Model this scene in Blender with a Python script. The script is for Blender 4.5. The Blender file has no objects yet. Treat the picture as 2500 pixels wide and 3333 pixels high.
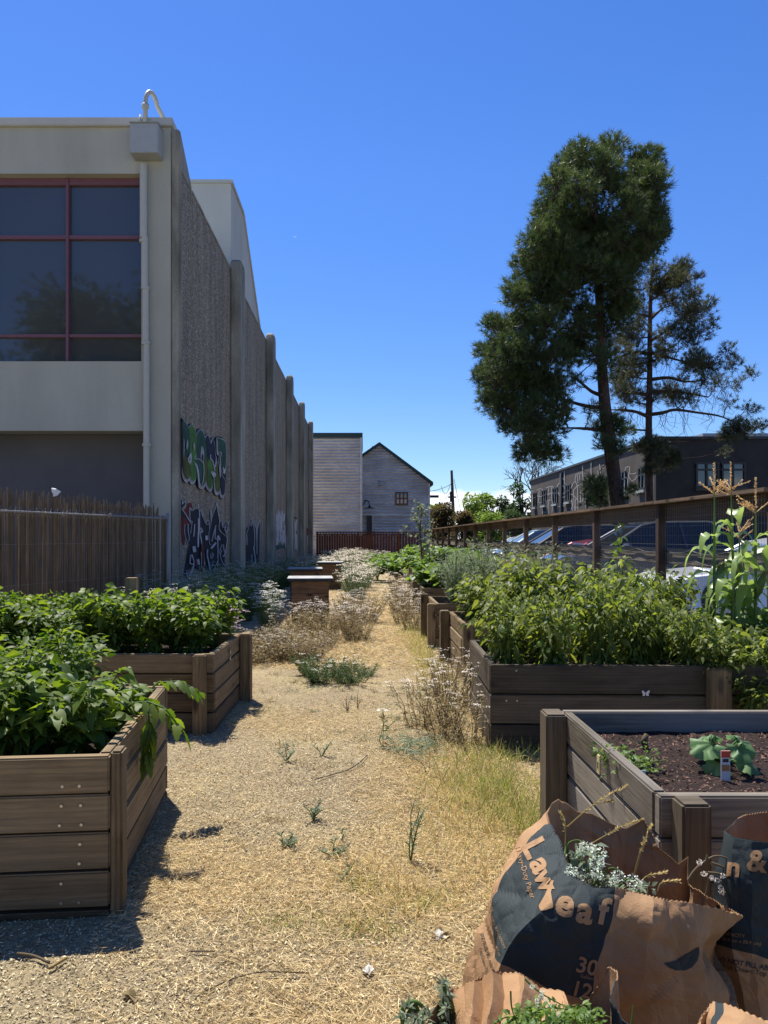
import bpy, bmesh, math, random
import numpy as np
from mathutils import Vector, Matrix, noise as mnoise
from mathutils.bvhtree import BVHTree
R = math.radians
random.seed(7); rng = np.random.default_rng(7)
SC = bpy.context.scene
COL = SC.collection

# ------------------------------------------------------------------ camera
F, CX, CY, H = 2500.0, 1185.0, 1748.0, 1.38
cd = bpy.data.cameras.new('camera'); cam = bpy.data.objects.new('camera', cd); COL.objects.link(cam)
cam.location = (0, 0, H); cam.rotation_euler = (R(90), 0, 0)
cd.sensor_fit = 'HORIZONTAL'; cd.sensor_width = 36; cd.lens = 36
cd.shift_x = (1250-CX)/2500; cd.shift_y = (CY-1666.5)/2500
cd.clip_start = 0.05; cd.clip_end = 3000
SC.camera = cam
# ------------------------------------------------------------------ light
SUNV = Vector((-0.235, 0.43, 1.0)).normalized()
EL = math.asin(SUNV.z); AZ = math.atan2(SUNV.x, SUNV.y)
w = bpy.data.worlds.new('World'); SC.world = w; w.use_nodes = True
nt = w.node_tree; nt.nodes.clear()
out = nt.nodes.new('ShaderNodeOutputWorld'); bg = nt.nodes.new('ShaderNodeBackground')
sky = nt.nodes.new('ShaderNodeTexSky'); sky.sky_type = 'NISHITA'; sky.sun_disc = False
sky.sun_elevation = EL; sky.sun_rotation = AZ; sky.altitude = 0
sky.air_density = 1.0; sky.dust_density = 0.1; sky.ozone_density = 4.0
hsv = nt.nodes.new('ShaderNodeHueSaturation'); hsv.inputs['Saturation'].default_value = 1.27; hsv.inputs['Value'].default_value = 1.13
hsv.inputs['Hue'].default_value = 0.514
nt.links.new(sky.outputs[0], hsv.inputs['Color'])
# low clouds near the horizon, laid out by direction
tc = nt.nodes.new('ShaderNodeTexCoord'); sep = nt.nodes.new('ShaderNodeSeparateXYZ')
nt.links.new(tc.outputs['Generated'], sep.inputs[0])
mp = nt.nodes.new('ShaderNodeMapping'); mp.inputs['Scale'].default_value = (7, 7, 22)
nt.links.new(tc.outputs['Generated'], mp.inputs[0])
cn = nt.nodes.new('ShaderNodeTexNoise'); cn.inputs['Scale'].default_value = 1.6; cn.inputs['Detail'].default_value = 7
nt.links.new(mp.outputs[0], cn.inputs['Vector'])
mr = nt.nodes.new('ShaderNodeMapRange'); mr.inputs[1].default_value = 0.03; mr.inputs[2].default_value = 0.09
mr.inputs[3].default_value = 0.30; mr.inputs[4].default_value = -0.25
nt.links.new(sep.outputs[2], mr.inputs[0])
ad = nt.nodes.new('ShaderNodeMath'); ad.operation = 'ADD'; nt.links.new(cn.outputs[0], ad.inputs[0]); nt.links.new(mr.outputs[0], ad.inputs[1])
m2 = nt.nodes.new('ShaderNodeMapRange'); m2.inputs[1].default_value = 0.50; m2.inputs[2].default_value = 0.62
nt.links.new(ad.outputs[0], m2.inputs[0])
mx = nt.nodes.new('ShaderNodeMix'); mx.data_type = 'RGBA'; mx.inputs['B'].default_value = (8.4, 8.8, 9.4, 1)
hr = nt.nodes.new('ShaderNodeValToRGB'); nt.links.new(sep.outputs[2], hr.inputs[0]); e_ = hr.color_ramp.elements
e_[0].position = 0.0; e_[0].color = (.60, .70, .84, 1); e_[1].position = .42; e_[1].color = (1, 1, 1, 1)
hm = nt.nodes.new('ShaderNodeMix'); hm.data_type = 'RGBA'; hm.blend_type = 'MULTIPLY'; hm.inputs['Factor'].default_value = 1
nt.links.new(hsv.outputs[0], hm.inputs['A']); nt.links.new(hr.outputs[0], hm.inputs['B'])
nt.links.new(m2.outputs[0], mx.inputs['Factor']); nt.links.new(hm.outputs['Result'], mx.inputs['A'])
nt.links.new(mx.outputs['Result'], bg.inputs['Color'])
bg.inputs['Strength'].default_value = 0.085
nt.links.new(bg.outputs[0], out.inputs[0])
sd = bpy.data.lights.new('sun', 'SUN'); so = bpy.data.objects.new('sun', sd); COL.objects.link(so)
sd.energy = 4.6; sd.angle = R(0.53); sd.color = (1.0, 0.95, 0.87)
so.rotation_euler = SUNV.to_track_quat('Z', 'Y').to_euler(); so.location = (0, 0, 30)
SC.view_settings.view_transform = 'Standard'; SC.view_settings.look = 'None'
SC.view_settings.exposure = 0.85; SC.view_settings.gamma = 1.0; SC.view_settings.use_curve_mapping = False
SC.render.engine = 'CYCLES'
SC.cycles.max_bounces = 6; SC.cycles.diffuse_bounces = 3; SC.cycles.transparent_max_bounces = 6

def at(px, py, Y): return Vector(((px-CX)/F*Y, Y, H+(CY-py)/F*Y))
def G(px, py): Y = H*F/(py-CY); return Vector(((px-CX)/F*Y, Y, 0))

# ------------------------------------------------------------------ helpers
def tag(o, label=None, cat=None, group=None, kind=None):
    if label: o['label'] = label
    if cat: o['category'] = cat
    if group: o['group'] = group
    if kind: o['kind'] = kind
    return o
def thing(name, label, cat, loc=(0, 0, 0), group=None):
    o = bpy.data.objects.new(name, None); COL.objects.link(o); o.location = loc; o.empty_display_size = .1
    return tag(o, label, cat, group)
def put(o, parent):
    COL.objects.link(o)
    if parent is not None:
        o.parent = parent
        M = Matrix.Translation(parent.location) if parent.parent is None and parent.type == 'EMPTY' else Matrix.Identity(4)
        o.matrix_parent_inverse = M.inverted()
    return o
def dup(root, loc, rz=0, sc=1, label=None):
    r = root.copy(); COL.objects.link(r); r.location = loc; r.rotation_euler = (0, 0, rz); r.scale = (sc, sc, sc*random.uniform(.92, 1.08))
    if label: r['label'] = label
    for ch in root.children:
        c = ch.copy(); COL.objects.link(c); c.parent = r
        for g in ch.children:
            d = g.copy(); COL.objects.link(d); d.parent = c
    return r

class B:
    def __init__(s): s.v = []; s.f = []; s.m = []; s.uv = []; s.cm = 0
    def face(s, idx, uv=None):
        s.f.append(tuple(idx)); s.m.append(s.cm); s.uv.append(uv)
    def poly(s, pts, uv=None):
        n = len(s.v); s.v += [tuple(p) for p in pts]; s.face(range(n, n+len(pts)), uv)
    def hexa(s, c):
        # 8 corners: 0-3 bottom ccw, 4-7 top
        n = len(s.v); s.v += [tuple(p) for p in c]
        for q in ((3, 2, 1, 0), (4, 5, 6, 7), (0, 1, 5, 4), (1, 2, 6, 5), (2, 3, 7, 6), (3, 0, 4, 7)):
            s.face([n+i for i in q])
    def box(s, x0, x1, y0, y1, z0, z1):
        s.hexa([(x0, y0, z0), (x1, y0, z0), (x1, y1, z0), (x0, y1, z0), (x0, y0, z1), (x1, y0, z1), (x1, y1, z1), (x0, y1, z1)])
    def tube(s, pts, rad, n=6, cap=True):
        pts = [Vector(p) for p in pts]
        if not hasattr(rad, '__len__'): rad = [rad]*len(pts)
        base = len(s.v); up = Vector((.13, .31, .94)).normalized(); prev = None
        for i, p in enumerate(pts):
            d = (pts[min(i+1, len(pts)-1)]-pts[max(i-1, 0)])
            if d.length < 1e-9: d = Vector((0, 0, 1))
            d.normalize()
            if prev is None:
                a = d.cross(up) if abs(d.dot(up)) < .95 else d.cross(Vector((1, 0, 0)))
            else:
                a = prev-d*prev.dot(d)
            if a.length < 1e-6: a = d.orthogonal()
            a.normalize(); prev = a; b = d.cross(a)
            for k in range(n):
                t = 2*math.pi*k/n; s.v.append(tuple(p+(a*math.cos(t)+b*math.sin(t))*rad[i]))
        for i in range(len(pts)-1):
            for k in range(n):
                s.face((base+i*n+k, base+i*n+(k+1) % n, base+(i+1)*n+(k+1) % n, base+(i+1)*n+k))
        if cap:
            s.face([base+k for k in reversed(range(n))]); s.face([base+(len(pts)-1)*n+k for k in range(n)])
    def disc(s, c, nrm, r, n=8, th=0.002):
        nrm = Vector(nrm).normalized(); c = Vector(c)
        s.tube([c, c+nrm*th], r, n)
    def prism(s, prof, fn0, fn1):
        # prof: list of 2d points; fn0/fn1 map to 3d
        n = len(s.v); k = len(prof)
        s.v += [tuple(fn0(p)) for p in prof]+[tuple(fn1(p)) for p in prof]
        s.face(range(n, n+k)); s.face(list(reversed(range(n+k, n+2*k))))
        for i in range(k): s.face((n+i, n+k+i, n+k+(i+1) % k, n+(i+1) % k))
    def sphere(s, c, r, n=6, sz=1.0):
        base = len(s.v); c = Vector(c); rows = max(3, n//2+1)
        for i in range(rows+1):
            ph = math.pi*i/rows
            for k in range(n):
                t = 2*math.pi*k/n
                s.v.append((c.x+r*math.sin(ph)*math.cos(t), c.y+r*math.sin(ph)*math.sin(t), c.z+r*sz*math.cos(ph)))
        for i in range(rows):
            for k in range(n):
                s.face((base+i*n+k, base+(i+1)*n+k, base+(i+1)*n+(k+1) % n, base+i*n+(k+1) % n))
    def build(s, name, mats, parent=None, smooth=False, bevel=0, wuv=None):
        me = bpy.data.meshes.new(name); me.from_pydata(s.v, [], s.f)
        mats = mats if isinstance(mats, (list, tuple)) else [mats]
        for m in mats: me.materials.append(m)
        if len(mats) > 1:
            for p, i in zip(me.polygons, s.m): p.material_index = i
        if bevel:
            bm = bmesh.new(); bm.from_mesh(me); bmesh.ops.remove_doubles(bm, verts=bm.verts, dist=1e-5)
            bmesh.ops.recalc_face_normals(bm, faces=bm.faces)
            ed = [e for e in bm.edges if len(e.link_faces) == 2 and e.calc_face_angle(0) > .7]
            bmesh.ops.bevel(bm, geom=ed, offset=bevel, segments=2, affect='EDGES', clamp_overlap=True)
            bm.to_mesh(me); bm.free()
        if wuv is not None:      # box-projected UVs, u along the given axis
            ax = wuv; off = random.uniform(0, 40); uvl = me.uv_layers.new(name='UVMap')
            o2 = [i for i in range(3) if i != ax]
            for p in me.polygons:
                nn = [abs(x) for x in p.normal]; k = max(o2, key=lambda i: nn[i])
                vv = o2[0] if k == o2[1] else o2[1]
                if nn[ax] > .8:
                    for li in p.loop_indices:
                        c = me.vertices[me.loops[li].vertex_index].co; uvl.data[li].uv = (c[o2[0]]+off, c[o2[1]]*2+off)
                else:
                    for li in p.loop_indices:
                        c = me.vertices[me.loops[li].vertex_index].co; uvl.data[li].uv = (c[ax]+off, c[vv]+off*.7+(.37 if k == o2[1] else 0))
        if smooth:
            me.polygons.foreach_set('use_smooth', [True]*len(me.polygons))
        me.update()
        return put(bpy.data.objects.new(name, me), parent)

def npmesh(name, V, Fc, mat, parent=None, tint=None, smooth=False):
    me = bpy.data.meshes.new(name); k = Fc.shape[1]
    me.vertices.add(len(V)); me.vertices.foreach_set('co', np.ascontiguousarray(V, dtype=np.float32).ravel())
    me.loops.add(Fc.size); me.loops.foreach_set('vertex_index', np.ascontiguousarray(Fc, dtype=np.int32).ravel())
    me.polygons.add(len(Fc)); me.polygons.foreach_set('loop_start', np.arange(0, Fc.size, k, dtype=np.int32))
    me.polygons.foreach_set('loop_total', np.full(len(Fc), k, dtype=np.int32))
    if smooth: me.polygons.foreach_set('use_smooth', np.ones(len(Fc), dtype=bool))
    me.materials.append(mat)
    me.update(calc_edges=True)
    if tint is not None:
        a = me.attributes.new('tint', 'FLOAT', 'POINT'); a.data.foreach_set('value', np.ascontiguousarray(tint, dtype=np.float32))
    return put(bpy.data.objects.new(name, me), parent)

def nrm(a): return a/np.maximum(np.linalg.norm(a, axis=1, keepdims=True), 1e-9)
# leaf templates: (t, s, h) vertices and faces
def tpl_leaf(st, ws, fold=.18):
    V = []; Fc = []
    for t, wd in zip(st, ws): V += [(t, -wd, fold*wd), (t, 0, 0), (t, wd, fold*wd)]
    for i in range(len(st)-1):
        a = i*3
        Fc += [(a, a+1, a+4, a+3), (a+1, a+2, a+5, a+4)]
    return np.array(V), np.array(Fc)
T_FINE = tpl_leaf([0, .12, .35, .6, .85, 1], [.02, .3, .5, .42, .16, .01])
T_MED = tpl_leaf([0, .35, .7, 1], [.03, .5, .33, .01])
T_JAG = tpl_leaf([0, .1, .22, .3, .45, .52, .68, .74, .88, 1], [.02, .3, .42, .34, .5, .36, .40, .26, .2, .01], .1)
T_LONG = tpl_leaf([0, .15, .35, .55, .75, .9, 1], [.25, .42, .5, .48, .36, .18, .01], .25)
T_QUAD = (np.array([(0, 0, 0), (.45, -.5, .1), (1, 0, 0), (.45, .5, .1)]), np.array([(0, 1, 2, 3)]))
T_TRI = (np.array([(0, -.5, 0), (1, 0, 0), (0, .5, 0)]), np.array([(0, 1, 2)]))
def leaves(P, D, L, Wd, tpl, droop=.3, roll=.6, rnd=None, flat=.5):
    """P base points, D directions, L lengths, Wd widths"""
    N = len(P); D = nrm(D)
    up = np.tile([0, 0, 1.0], (N, 1))+rng.normal(0, roll, (N, 3))
    S = nrm(np.cross(D, up)); Nn = np.cross(S, D)
    V0, F0 = tpl; t = V0[:, 0]; s = V0[:, 1]; h = V0[:, 2]
    L = np.broadcast_to(np.asarray(L, float), (N,)); Wd = np.broadcast_to(np.asarray(Wd, float), (N,))
    dr = np.broadcast_to(np.asarray(droop, float), (N,))*rng.uniform(.4, 1.5, N)
    V = P[:, None, :]+D[:, None, :]*(L[:, None]*t[None])[:, :, None]+S[:, None, :]*(Wd[:, None]*s[None])[:, :, None] \
        + Nn[:, None, :]*(Wd[:, None]*h[None])[:, :, None]
    V[:, :, 2] -= (dr*L)[:, None]*(t**2)[None]
    k = len(V0); Fc = F0[None]+(np.arange(N)*k)[:, None, None]
    ti = rng.random(N) if rnd is None else rnd
    return V.reshape(-1, 3), Fc.reshape(-1, F0.shape[1]), np.repeat(ti, k)
def cat(*parts):
    V = []; Fc = []; T = []; n = 0
    for v, f, t in parts:
        V.append(v); Fc.append(f+n); T.append(t); n += len(v)
    return np.concatenate(V), np.concatenate(Fc), np.concatenate(T)
def rdir(N, up=0.0, spread=1.0):
    d = rng.normal(0, spread, (N, 3)); d[:, 2] += up
    return nrm(d)

# ------------------------------------------------------------------ materials
def newmat(name):
    m = bpy.data.materials.new(name); m.use_nodes = True; nt = m.node_tree; nt.nodes.clear()
    o = nt.nodes.new('ShaderNodeOutputMaterial'); b = nt.nodes.new('ShaderNodeBsdfPrincipled'); nt.links.new(b.outputs[0], o.inputs[0])
    return m, nt, b, o
def N(nt, t, **kw):
    n = nt.nodes.new('ShaderNode'+t)
    for k, v in kw.items():
        if k in n.inputs: n.inputs[k].default_value = v
        else: setattr(n, k, v)
    return n
def coords(nt, kind='Object', scale=(1, 1, 1), rnd=False):
    t = N(nt, 'TexCoord'); m = N(nt, 'Mapping'); m.inputs['Scale'].default_value = scale
    nt.links.new(t.outputs[kind], m.inputs[0]); return m.outputs[0]
def noise(nt, vec, scale, detail=6, rough=.6, dist=0):
    n = N(nt, 'TexNoise'); n.inputs['Scale'].default_value = scale; n.inputs['Detail'].default_value = detail
    n.inputs['Roughness'].default_value = rough; n.inputs['Distortion'].default_value = dist
    nt.links.new(vec, n.inputs['Vector']); return n.outputs[0]
def ramp(nt, fac, stops):
    r = N(nt, 'ValToRGB'); e = r.color_ramp.elements
    while len(e) < len(stops): e.new(.5)
    for el, (p, c) in zip(e, stops):
        el.position = p; el.color = (*c, 1) if hasattr(c, '__len__') else (c, c, c, 1)
    nt.links.new(fac, r.inputs[0]); return r.outputs[0]
def mix(nt, fac, a, b, mode='MIX'):
    m = N(nt, 'Mix', data_type='RGBA', blend_type=mode)
    for s, v in (('Factor', fac), ('A', a), ('B', b)):
        if hasattr(v, 'is_linked'): nt.links.new(v, m.inputs[s])
        elif s == 'Factor': m.inputs[s].default_value = v
        else: m.inputs[s].default_value = (*v, 1)
    return m.outputs['Result']
def bump(nt, b, h, strength=.3, dist=.01):
    n = N(nt, 'Bump'); n.inputs['Strength'].default_value = strength; n.inputs['Distance'].default_value = dist
    nt.links.new(h, n.inputs['Height']); nt.links.new(n.outputs[0], b.inputs['Normal'])
def pm(name, c1, c2, scale=3, rough=.85, bmp=.2, stretch=(1, 1, 1), coord='Object', metal=0, spec=.3, lo=.35, hi=.65, bdist=.01, fine=None, detail=7):
    m, nt, b, o = newmat(name); v = coords(nt, coord, stretch)
    n = noise(nt, v, scale, detail); c = ramp(nt, n, [(lo, c1), (hi, c2)])
    if fine:
        n2 = noise(nt, v, fine[0], 3, .7); c = mix(nt, fine[1], c, ramp(nt, n2, [(.3, .25), (.7, 1.0)]), 'MULTIPLY')
        n = n2
    nt.links.new(c, b.inputs['Base Color']); b.inputs['Roughness'].default_value = rough; b.inputs['Metallic'].default_value = metal
    b.inputs['Specular IOR Level'].default_value = spec
    if bmp: bump(nt, b, n, bmp, bdist)
    return m
def leafmat(name, c1, c2, tr=.35, rough=.45, spec=.4, tcol=None):
    m, nt, b, o = newmat(name); a = N(nt, 'Attribute'); a.attribute_name = 'tint'
    c = mix(nt, a.outputs['Fac'], c1, c2)
    nt.links.new(c, b.inputs['Base Color']); b.inputs['Roughness'].default_value = rough; b.inputs['Specular IOR Level'].default_value = spec
    t = N(nt, 'BsdfTranslucent'); hs = N(nt, 'HueSaturation'); hs.inputs['Value'].default_value = 2.2; hs.inputs['Saturation'].default_value = 1.15; hs.inputs['Hue'].default_value = .49
    nt.links.new(c, hs.inputs['Color']); nt.links.new(hs.outputs[0], t.inputs[0])
    ms = N(nt, 'MixShader'); ms.inputs[0].default_value = tr
    nt.links.new(b.outputs[0], ms.inputs[1]); nt.links.new(t.outputs[0], ms.inputs[2]); nt.links.new(ms.outputs[0], o.inputs[0])
    return m
def woodmat(name, c_lo, c_hi, dark=(.03, .02, .014), grey=None, gfac=.3):
    m, nt, b, o = newmat(name)
    v = coords(nt, 'UV', (1.3, 16, 1)); vf = coords(nt, 'UV', (7, 170, 1)); vk = coords(nt, 'UV', (1.7, 4.6, 1)); vs = coords(nt, 'UV', (.8, .8, 1))
    n1 = noise(nt, v, 1.6, 5, .6, .8); n2 = noise(nt, vf, 1.0, 3, .6)
    # ring grain
    wv = N(nt, 'TexWave'); wv.wave_type = 'BANDS'; wv.bands_direction = 'Y'; wv.inputs['Scale'].default_value = .9; wv.inputs['Distortion'].default_value = 9
    wv.inputs['Detail'].default_value = 3; wv.inputs['Detail Scale'].default_value = .5; nt.links.new(v, wv.inputs['Vector'])
    c = ramp(nt, n1, [(.3, c_lo), (.72, c_hi)])
    c = mix(nt, .45, c, ramp(nt, wv.outputs[0], [(.1, .45), (.5, 1.0)]), 'MULTIPLY')
    c = mix(nt, .55, c, ramp(nt, n2, [(.3, .35), (.62, 1.0)]), 'MULTIPLY')
    vo = N(nt, 'TexVoronoi'); vo.voronoi_dimensions = '2D'; vo.inputs['Scale'].default_value = 1.0; vo.inputs['Randomness'].default_value = 1; nt.links.new(vk, vo.inputs['Vector'])
    k = ramp(nt, vo.outputs['Distance'], [(.05, .85), (.13, 0.0)]); c = mix(nt, k, c, dark)
    st = noise(nt, vs, 2.5, 4, .6); c = mix(nt, ramp(nt, st, [(.5, 0), (.78, .6)]), c, tuple(x*.35 for x in c_lo))
    if grey: c = mix(nt, ramp(nt, noise(nt, vs, 1.4, 4), [(.35, 0), (.65, gfac)]), c, grey)
    oi = N(nt, 'ObjectInfo'); hs = N(nt, 'HueSaturation'); mr = N(nt, 'MapRange'); mr.inputs[3].default_value = .65; mr.inputs[4].default_value = 1.3
    nt.links.new(oi.outputs['Random'], mr.inputs[0]); nt.links.new(mr.outputs[0], hs.inputs['Value']); nt.links.new(c, hs.inputs['Color'])
    nt.links.new(hs.outputs[0], b.inputs['Base Color']); b.inputs['Roughness'].default_value = .8; b.inputs['Specular IOR Level'].default_value = .25
    bump(nt, b, n2, .5, .003)
    return m
def flat(name, c, rough=.6, metal=0, spec=.5, emit=None):
    m, nt, b, o = newmat(name); v = coords(nt, 'Object'); n = noise(nt, v, 9, 5)
    cc = mix(nt, ramp(nt, n, [(.35, 0), (.65, .22)]), c, tuple(x*.72 for x in c))
    nt.links.new(cc, b.inputs['Base Color']); b.inputs['Roughness'].default_value = rough; b.inputs['Metallic'].default_value = metal; b.inputs['Specular IOR Level'].default_value = spec
    return m

M_bed = woodmat('bed_wood', (.12, .080, .038), (.33, .225, .108), grey=(.23, .18, .11), gfac=.5)
M_beddk = woodmat('dark_bed_wood', (.065, .048, .029), (.165, .125, .077), grey=(.13, .11, .08), gfac=.5)
M_bedgrey = woodmat('grey_bed_wood', (.11, .090, .060), (.28, .235, .165), grey=(.24, .22, .2), gfac=.6)
M_bedpost = woodmat('bed_post_wood', (.17, .118, .058), (.39, .28, .15))
M_fence = woodmat('fence_wood', (.07, .042, .026), (.19, .115, .07), grey=(.12, .10, .085), gfac=.5)
M_cap = woodmat('cap_wood', (.14, .095, .06), (.30, .20, .13))
M_redwood = woodmat('redwood', (.075, .028, .016), (.16, .065, .038))
M_box = woodmat('cedar_box', (.16, .085, .04), (.36, .20, .095))
M_screw = flat('screw', (.55, .53, .48), .35, .9)
M_soil = pm('soil', (.02, .012, .009), (.10, .055, .038), 60, .95, 1.0, bdist=.02, fine=(180, .7))
M_leafA = leafmat('pepper_leaf', (.034, .075, .012), (.15, .205, .035), .42, .5, .25)
M_leafB = leafmat('tomatillo_leaf', (.045, .075, .016), (.19, .225, .05), .42, .5, .25)
M_leafC = leafmat('corn_leaf', (.13, .20, .05), (.25, .33, .11), .4, .35, .5)
M_leafS = leafmat('silver_leaf', (.11, .14, .085), (.22, .26, .17), .25, .6, .2)
M_leafL = leafmat('light_leaf', (.06, .12, .022), (.17, .25, .06), .32, .5, .3)
M_squash = leafmat('squash_leaf', (.05, .12, .04), (.15, .25, .10), .3, .5, .35)
M_yleaf = leafmat('yarrow_leaf', (.035, .06, .025), (.09, .12, .055), .25, .7, .15)
M_dryleaf = leafmat('dry_leaf', (.17, .13, .065), (.36, .30, .17), .2, .8, .1)
M_flower = leafmat('yarrow_flower', (.55, .53, .47), (.85, .84, .80), .2, .8, .1)
M_flowerd = leafmat('faded_flower', (.50, .44, .36), (.84, .79, .70), .2, .8, .1)
M_pink = leafmat('pink_flower', (.62, .42, .50), (.82, .68, .74), .2, .8, .1)
M_stem = leafmat('green_stem', (.08, .14, .03), (.16, .22, .06), .1, .6, .2)
M_drystem = leafmat('dry_stem', (.13, .10, .06), (.30, .25, .16), .1, .8, .1)
M_fruit = flat('green_fruit', (.22, .36, .07), .3)
M_straw = leafmat('straw', (.26, .18, .07), (.84, .67, .36), .15, .75, .15)
M_grass = leafmat('grass', (.10, .15, .03), (.27, .29, .09), .35, .6, .2)
M_grassdry = leafmat('dry_grass', (.32, .26, .10), (.62, .5, .25), .25, .7, .15)
M_needle = leafmat('pine_needle', (.026, .046, .015), (.085, .115, .038), .22, .5, .25)
M_needle2 = leafmat('sparse_needle', (.026, .035, .016), (.10, .105, .045), .2, .5, .28)
M_bark = pm('pine_bark', (.03, .02, .015), (.11, .07, .05), 5, .95, 1.0, (4, 4, 1), bdist=.06)
M_twig = pm('twig', (.05, .035, .028), (.12, .09, .07), 8, .9, .1)
M_treeL = leafmat('far_leaf_light', (.09, .15, .03), (.22, .30, .07), .3, .6, .2)
M_treeD = leafmat('far_leaf_dark', (.025, .05, .02), (.07, .11, .035), .25, .6, .2)
M_treeB = leafmat('far_leaf_brown', (.07, .055, .022), (.16, .13, .05), .25, .6, .2)
M_stucco = pm('stucco', (.36, .37, .315), (.44, .45, .385), 1.0, .9, .35, (1.3, 1, .35), fine=(90, .15), bdist=.004)
M_stuccolt = pm('stucco_light', (.42, .43, .39), (.52, .53, .48), .8, .9, .2, (1, 1, .3), fine=(60, .1), bdist=.004)
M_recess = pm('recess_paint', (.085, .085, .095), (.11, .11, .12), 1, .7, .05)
M_conc = pm('pilaster_concrete', (.16, .16, .13), (.40, .39, .32), 1.6, .9, .4, (1.2, 1.2, .35), fine=(50, .35), bdist=.01)
M_pink_fr = flat('mauve_frame', (.15, .065, .09), .5)
M_pipe = flat('painted_pipe', (.42, .43, .38), .5)
M_boxgrey = flat('painted_box', (.33, .36, .36), .5)
M_green_trim = flat('dark_green_trim', (.018, .045, .035), .5)
M_dark = flat('black_paint', (.015, .015, .016), .5)
M_black = flat('graffiti_black', (.02, .022, .03), .7)
M_metal = flat('galvanised', (.45, .45, .44), .4, .8)
M_lid = pm('lid', (.26, .26, .25), (.42, .41, .39), 6, .85, .2)
M_darkpaint = flat('lid_edge', (.02, .025, .024), .6)
M_wire = flat('wire', (.34, .33, .31), .5, .5)
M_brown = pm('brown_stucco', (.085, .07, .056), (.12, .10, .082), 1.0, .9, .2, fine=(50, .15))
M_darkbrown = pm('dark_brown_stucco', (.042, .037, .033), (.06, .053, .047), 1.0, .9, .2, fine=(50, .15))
M_white = flat('white_paint', (.72, .70, .66), .6)
M_paper = pm('kraft_paper', (.27, .150, .068), (.385, .228, .112), 7, .75, .35, fine=(260, .12), bdist=.003)
M_asphalt = pm('asphalt', (.045, .045, .045), (.07, .068, .065), 3, .9, .4, fine=(150, .4))
M_cob = leafmat('tassel', (.55, .38, .18), (.80, .64, .36), .2, .7, .2)
M_reed = None
def glassmat(name, c, rough=.04, spec=1.0):
    m, nt, b, o = newmat(name); v = coords(nt, 'Object'); n = noise(nt, v, .5, 2)
    cc = mix(nt, n, tuple(x*.8 for x in c), tuple(x*1.2 for x in c)); nt.links.new(cc, b.inputs['Base Color'])
    b.inputs['Roughness'].default_value = rough; b.inputs['IOR'].default_value = 1.6; b.inputs['Specular IOR Level'].default_value = spec
    n2 = noise(nt, v, 1.2, 2); bump(nt, b, n2, .03, .02)
    return m
M_glass = glassmat('window_glass', (.055, .06, .062), .04, .7)
M_cglass = glassmat('car_glass', (.012, .014, .018), .03, .35)
def paint(name, c, metal=0.2):
    m, nt, b, o = newmat(name); v = coords(nt, 'Object'); n = noise(nt, v, 30, 3)
    cc = mix(nt, n, tuple(x*.92 for x in c), c); nt.links.new(cc, b.inputs['Base Color'])
    b.inputs['Roughness'].default_value = .35; b.inputs['Metallic'].default_value = metal; b.inputs['Coat Weight'].default_value = 1; b.inputs['Coat Roughness'].default_value = .05
    return m
# aggregate wall
m, nt_, b_, o_ = newmat('aggregate'); v_ = coords(nt_, 'Object')
vo_ = N(nt_, 'TexVoronoi'); vo_.inputs['Scale'].default_value = 42; nt_.links.new(v_, vo_.inputs['Vector'])
c_ = mix(nt_, .999, vo_.outputs['Color'], (0, 0, 0)); sx_ = N(nt_, 'SeparateColor'); nt_.links.new(vo_.outputs['Color'], sx_.inputs[0])
c_ = ramp(nt_, sx_.outputs[0], [(0, (.12, .10, .068)), (.45, (.235, .195, .135)), (.8, (.36, .31, .225)), (.97, (.56, .50, .40))])
st_ = noise(nt_, coords(nt_, 'Object', (1, 1.4, .12)), 2.2, 4, .6); c_ = mix(nt_, .75, c_, ramp(nt_, st_, [(.3, .45), (.65, 1.0)]), 'MULTIPLY')
nt_.links.new(c_, b_.inputs['Base Color']); b_.inputs['Roughness'].default_value = .95; bump(nt_, b_, sx_.outputs[1], .8, .02)
M_aggr = m
# corrugated metal
m, nt_, b_, o_ = newmat('corrugated'); v_ = coords(nt_, 'Object', (.5, .5, 1.4)); n_ = noise(nt_, v_, 1.1, 6, .65)
c_ = ramp(nt_, n_, [(.3, (.44, .42, .385)), (.7, (.72, .69, .65))]); nt_.links.new(c_, b_.inputs['Base Color'])
b_.inputs['Metallic'].default_value = .35; b_.inputs['Roughness'].default_value = .5; M_corr = m
# ground
m, nt_, b_, o_ = newmat('ground_straw'); v_ = coords(nt_, 'Object')
n1_ = noise(nt_, v_, 1.3, 6, .65); n2_ = noise(nt_, v_, 55, 5, .75, .6); n3_ = noise(nt_, v_, 210, 3, .7)
c_ = ramp(nt_, n1_, [(.33, (.44, .355, .225)), (.5, (.50, .395, .235)), (.66, (.61, .49, .275))])
c_ = mix(nt_, .8, c_, ramp(nt_, n2_, [(.3, .22), (.5, .8), (.7, 1.1)]), 'MULTIPLY')
c_ = mix(nt_, .75, c_, ramp(nt_, n3_, [(.33, .25), (.6, 1.1)]), 'MULTIPLY')
nt_.links.new(c_, b_.inputs['Base Color']); b_.inputs['Roughness'].default_value = .95; b_.inputs['Specular IOR Level'].default_value = .1
ad_ = N(nt_, 'Math', operation='ADD'); nt_.links.new(n2_, ad_.inputs[0]); nt_.links.new(n3_, ad_.inputs[1]); bump(nt_, b_, ad_.outputs[0], .9, .012)
M_ground = m
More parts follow.
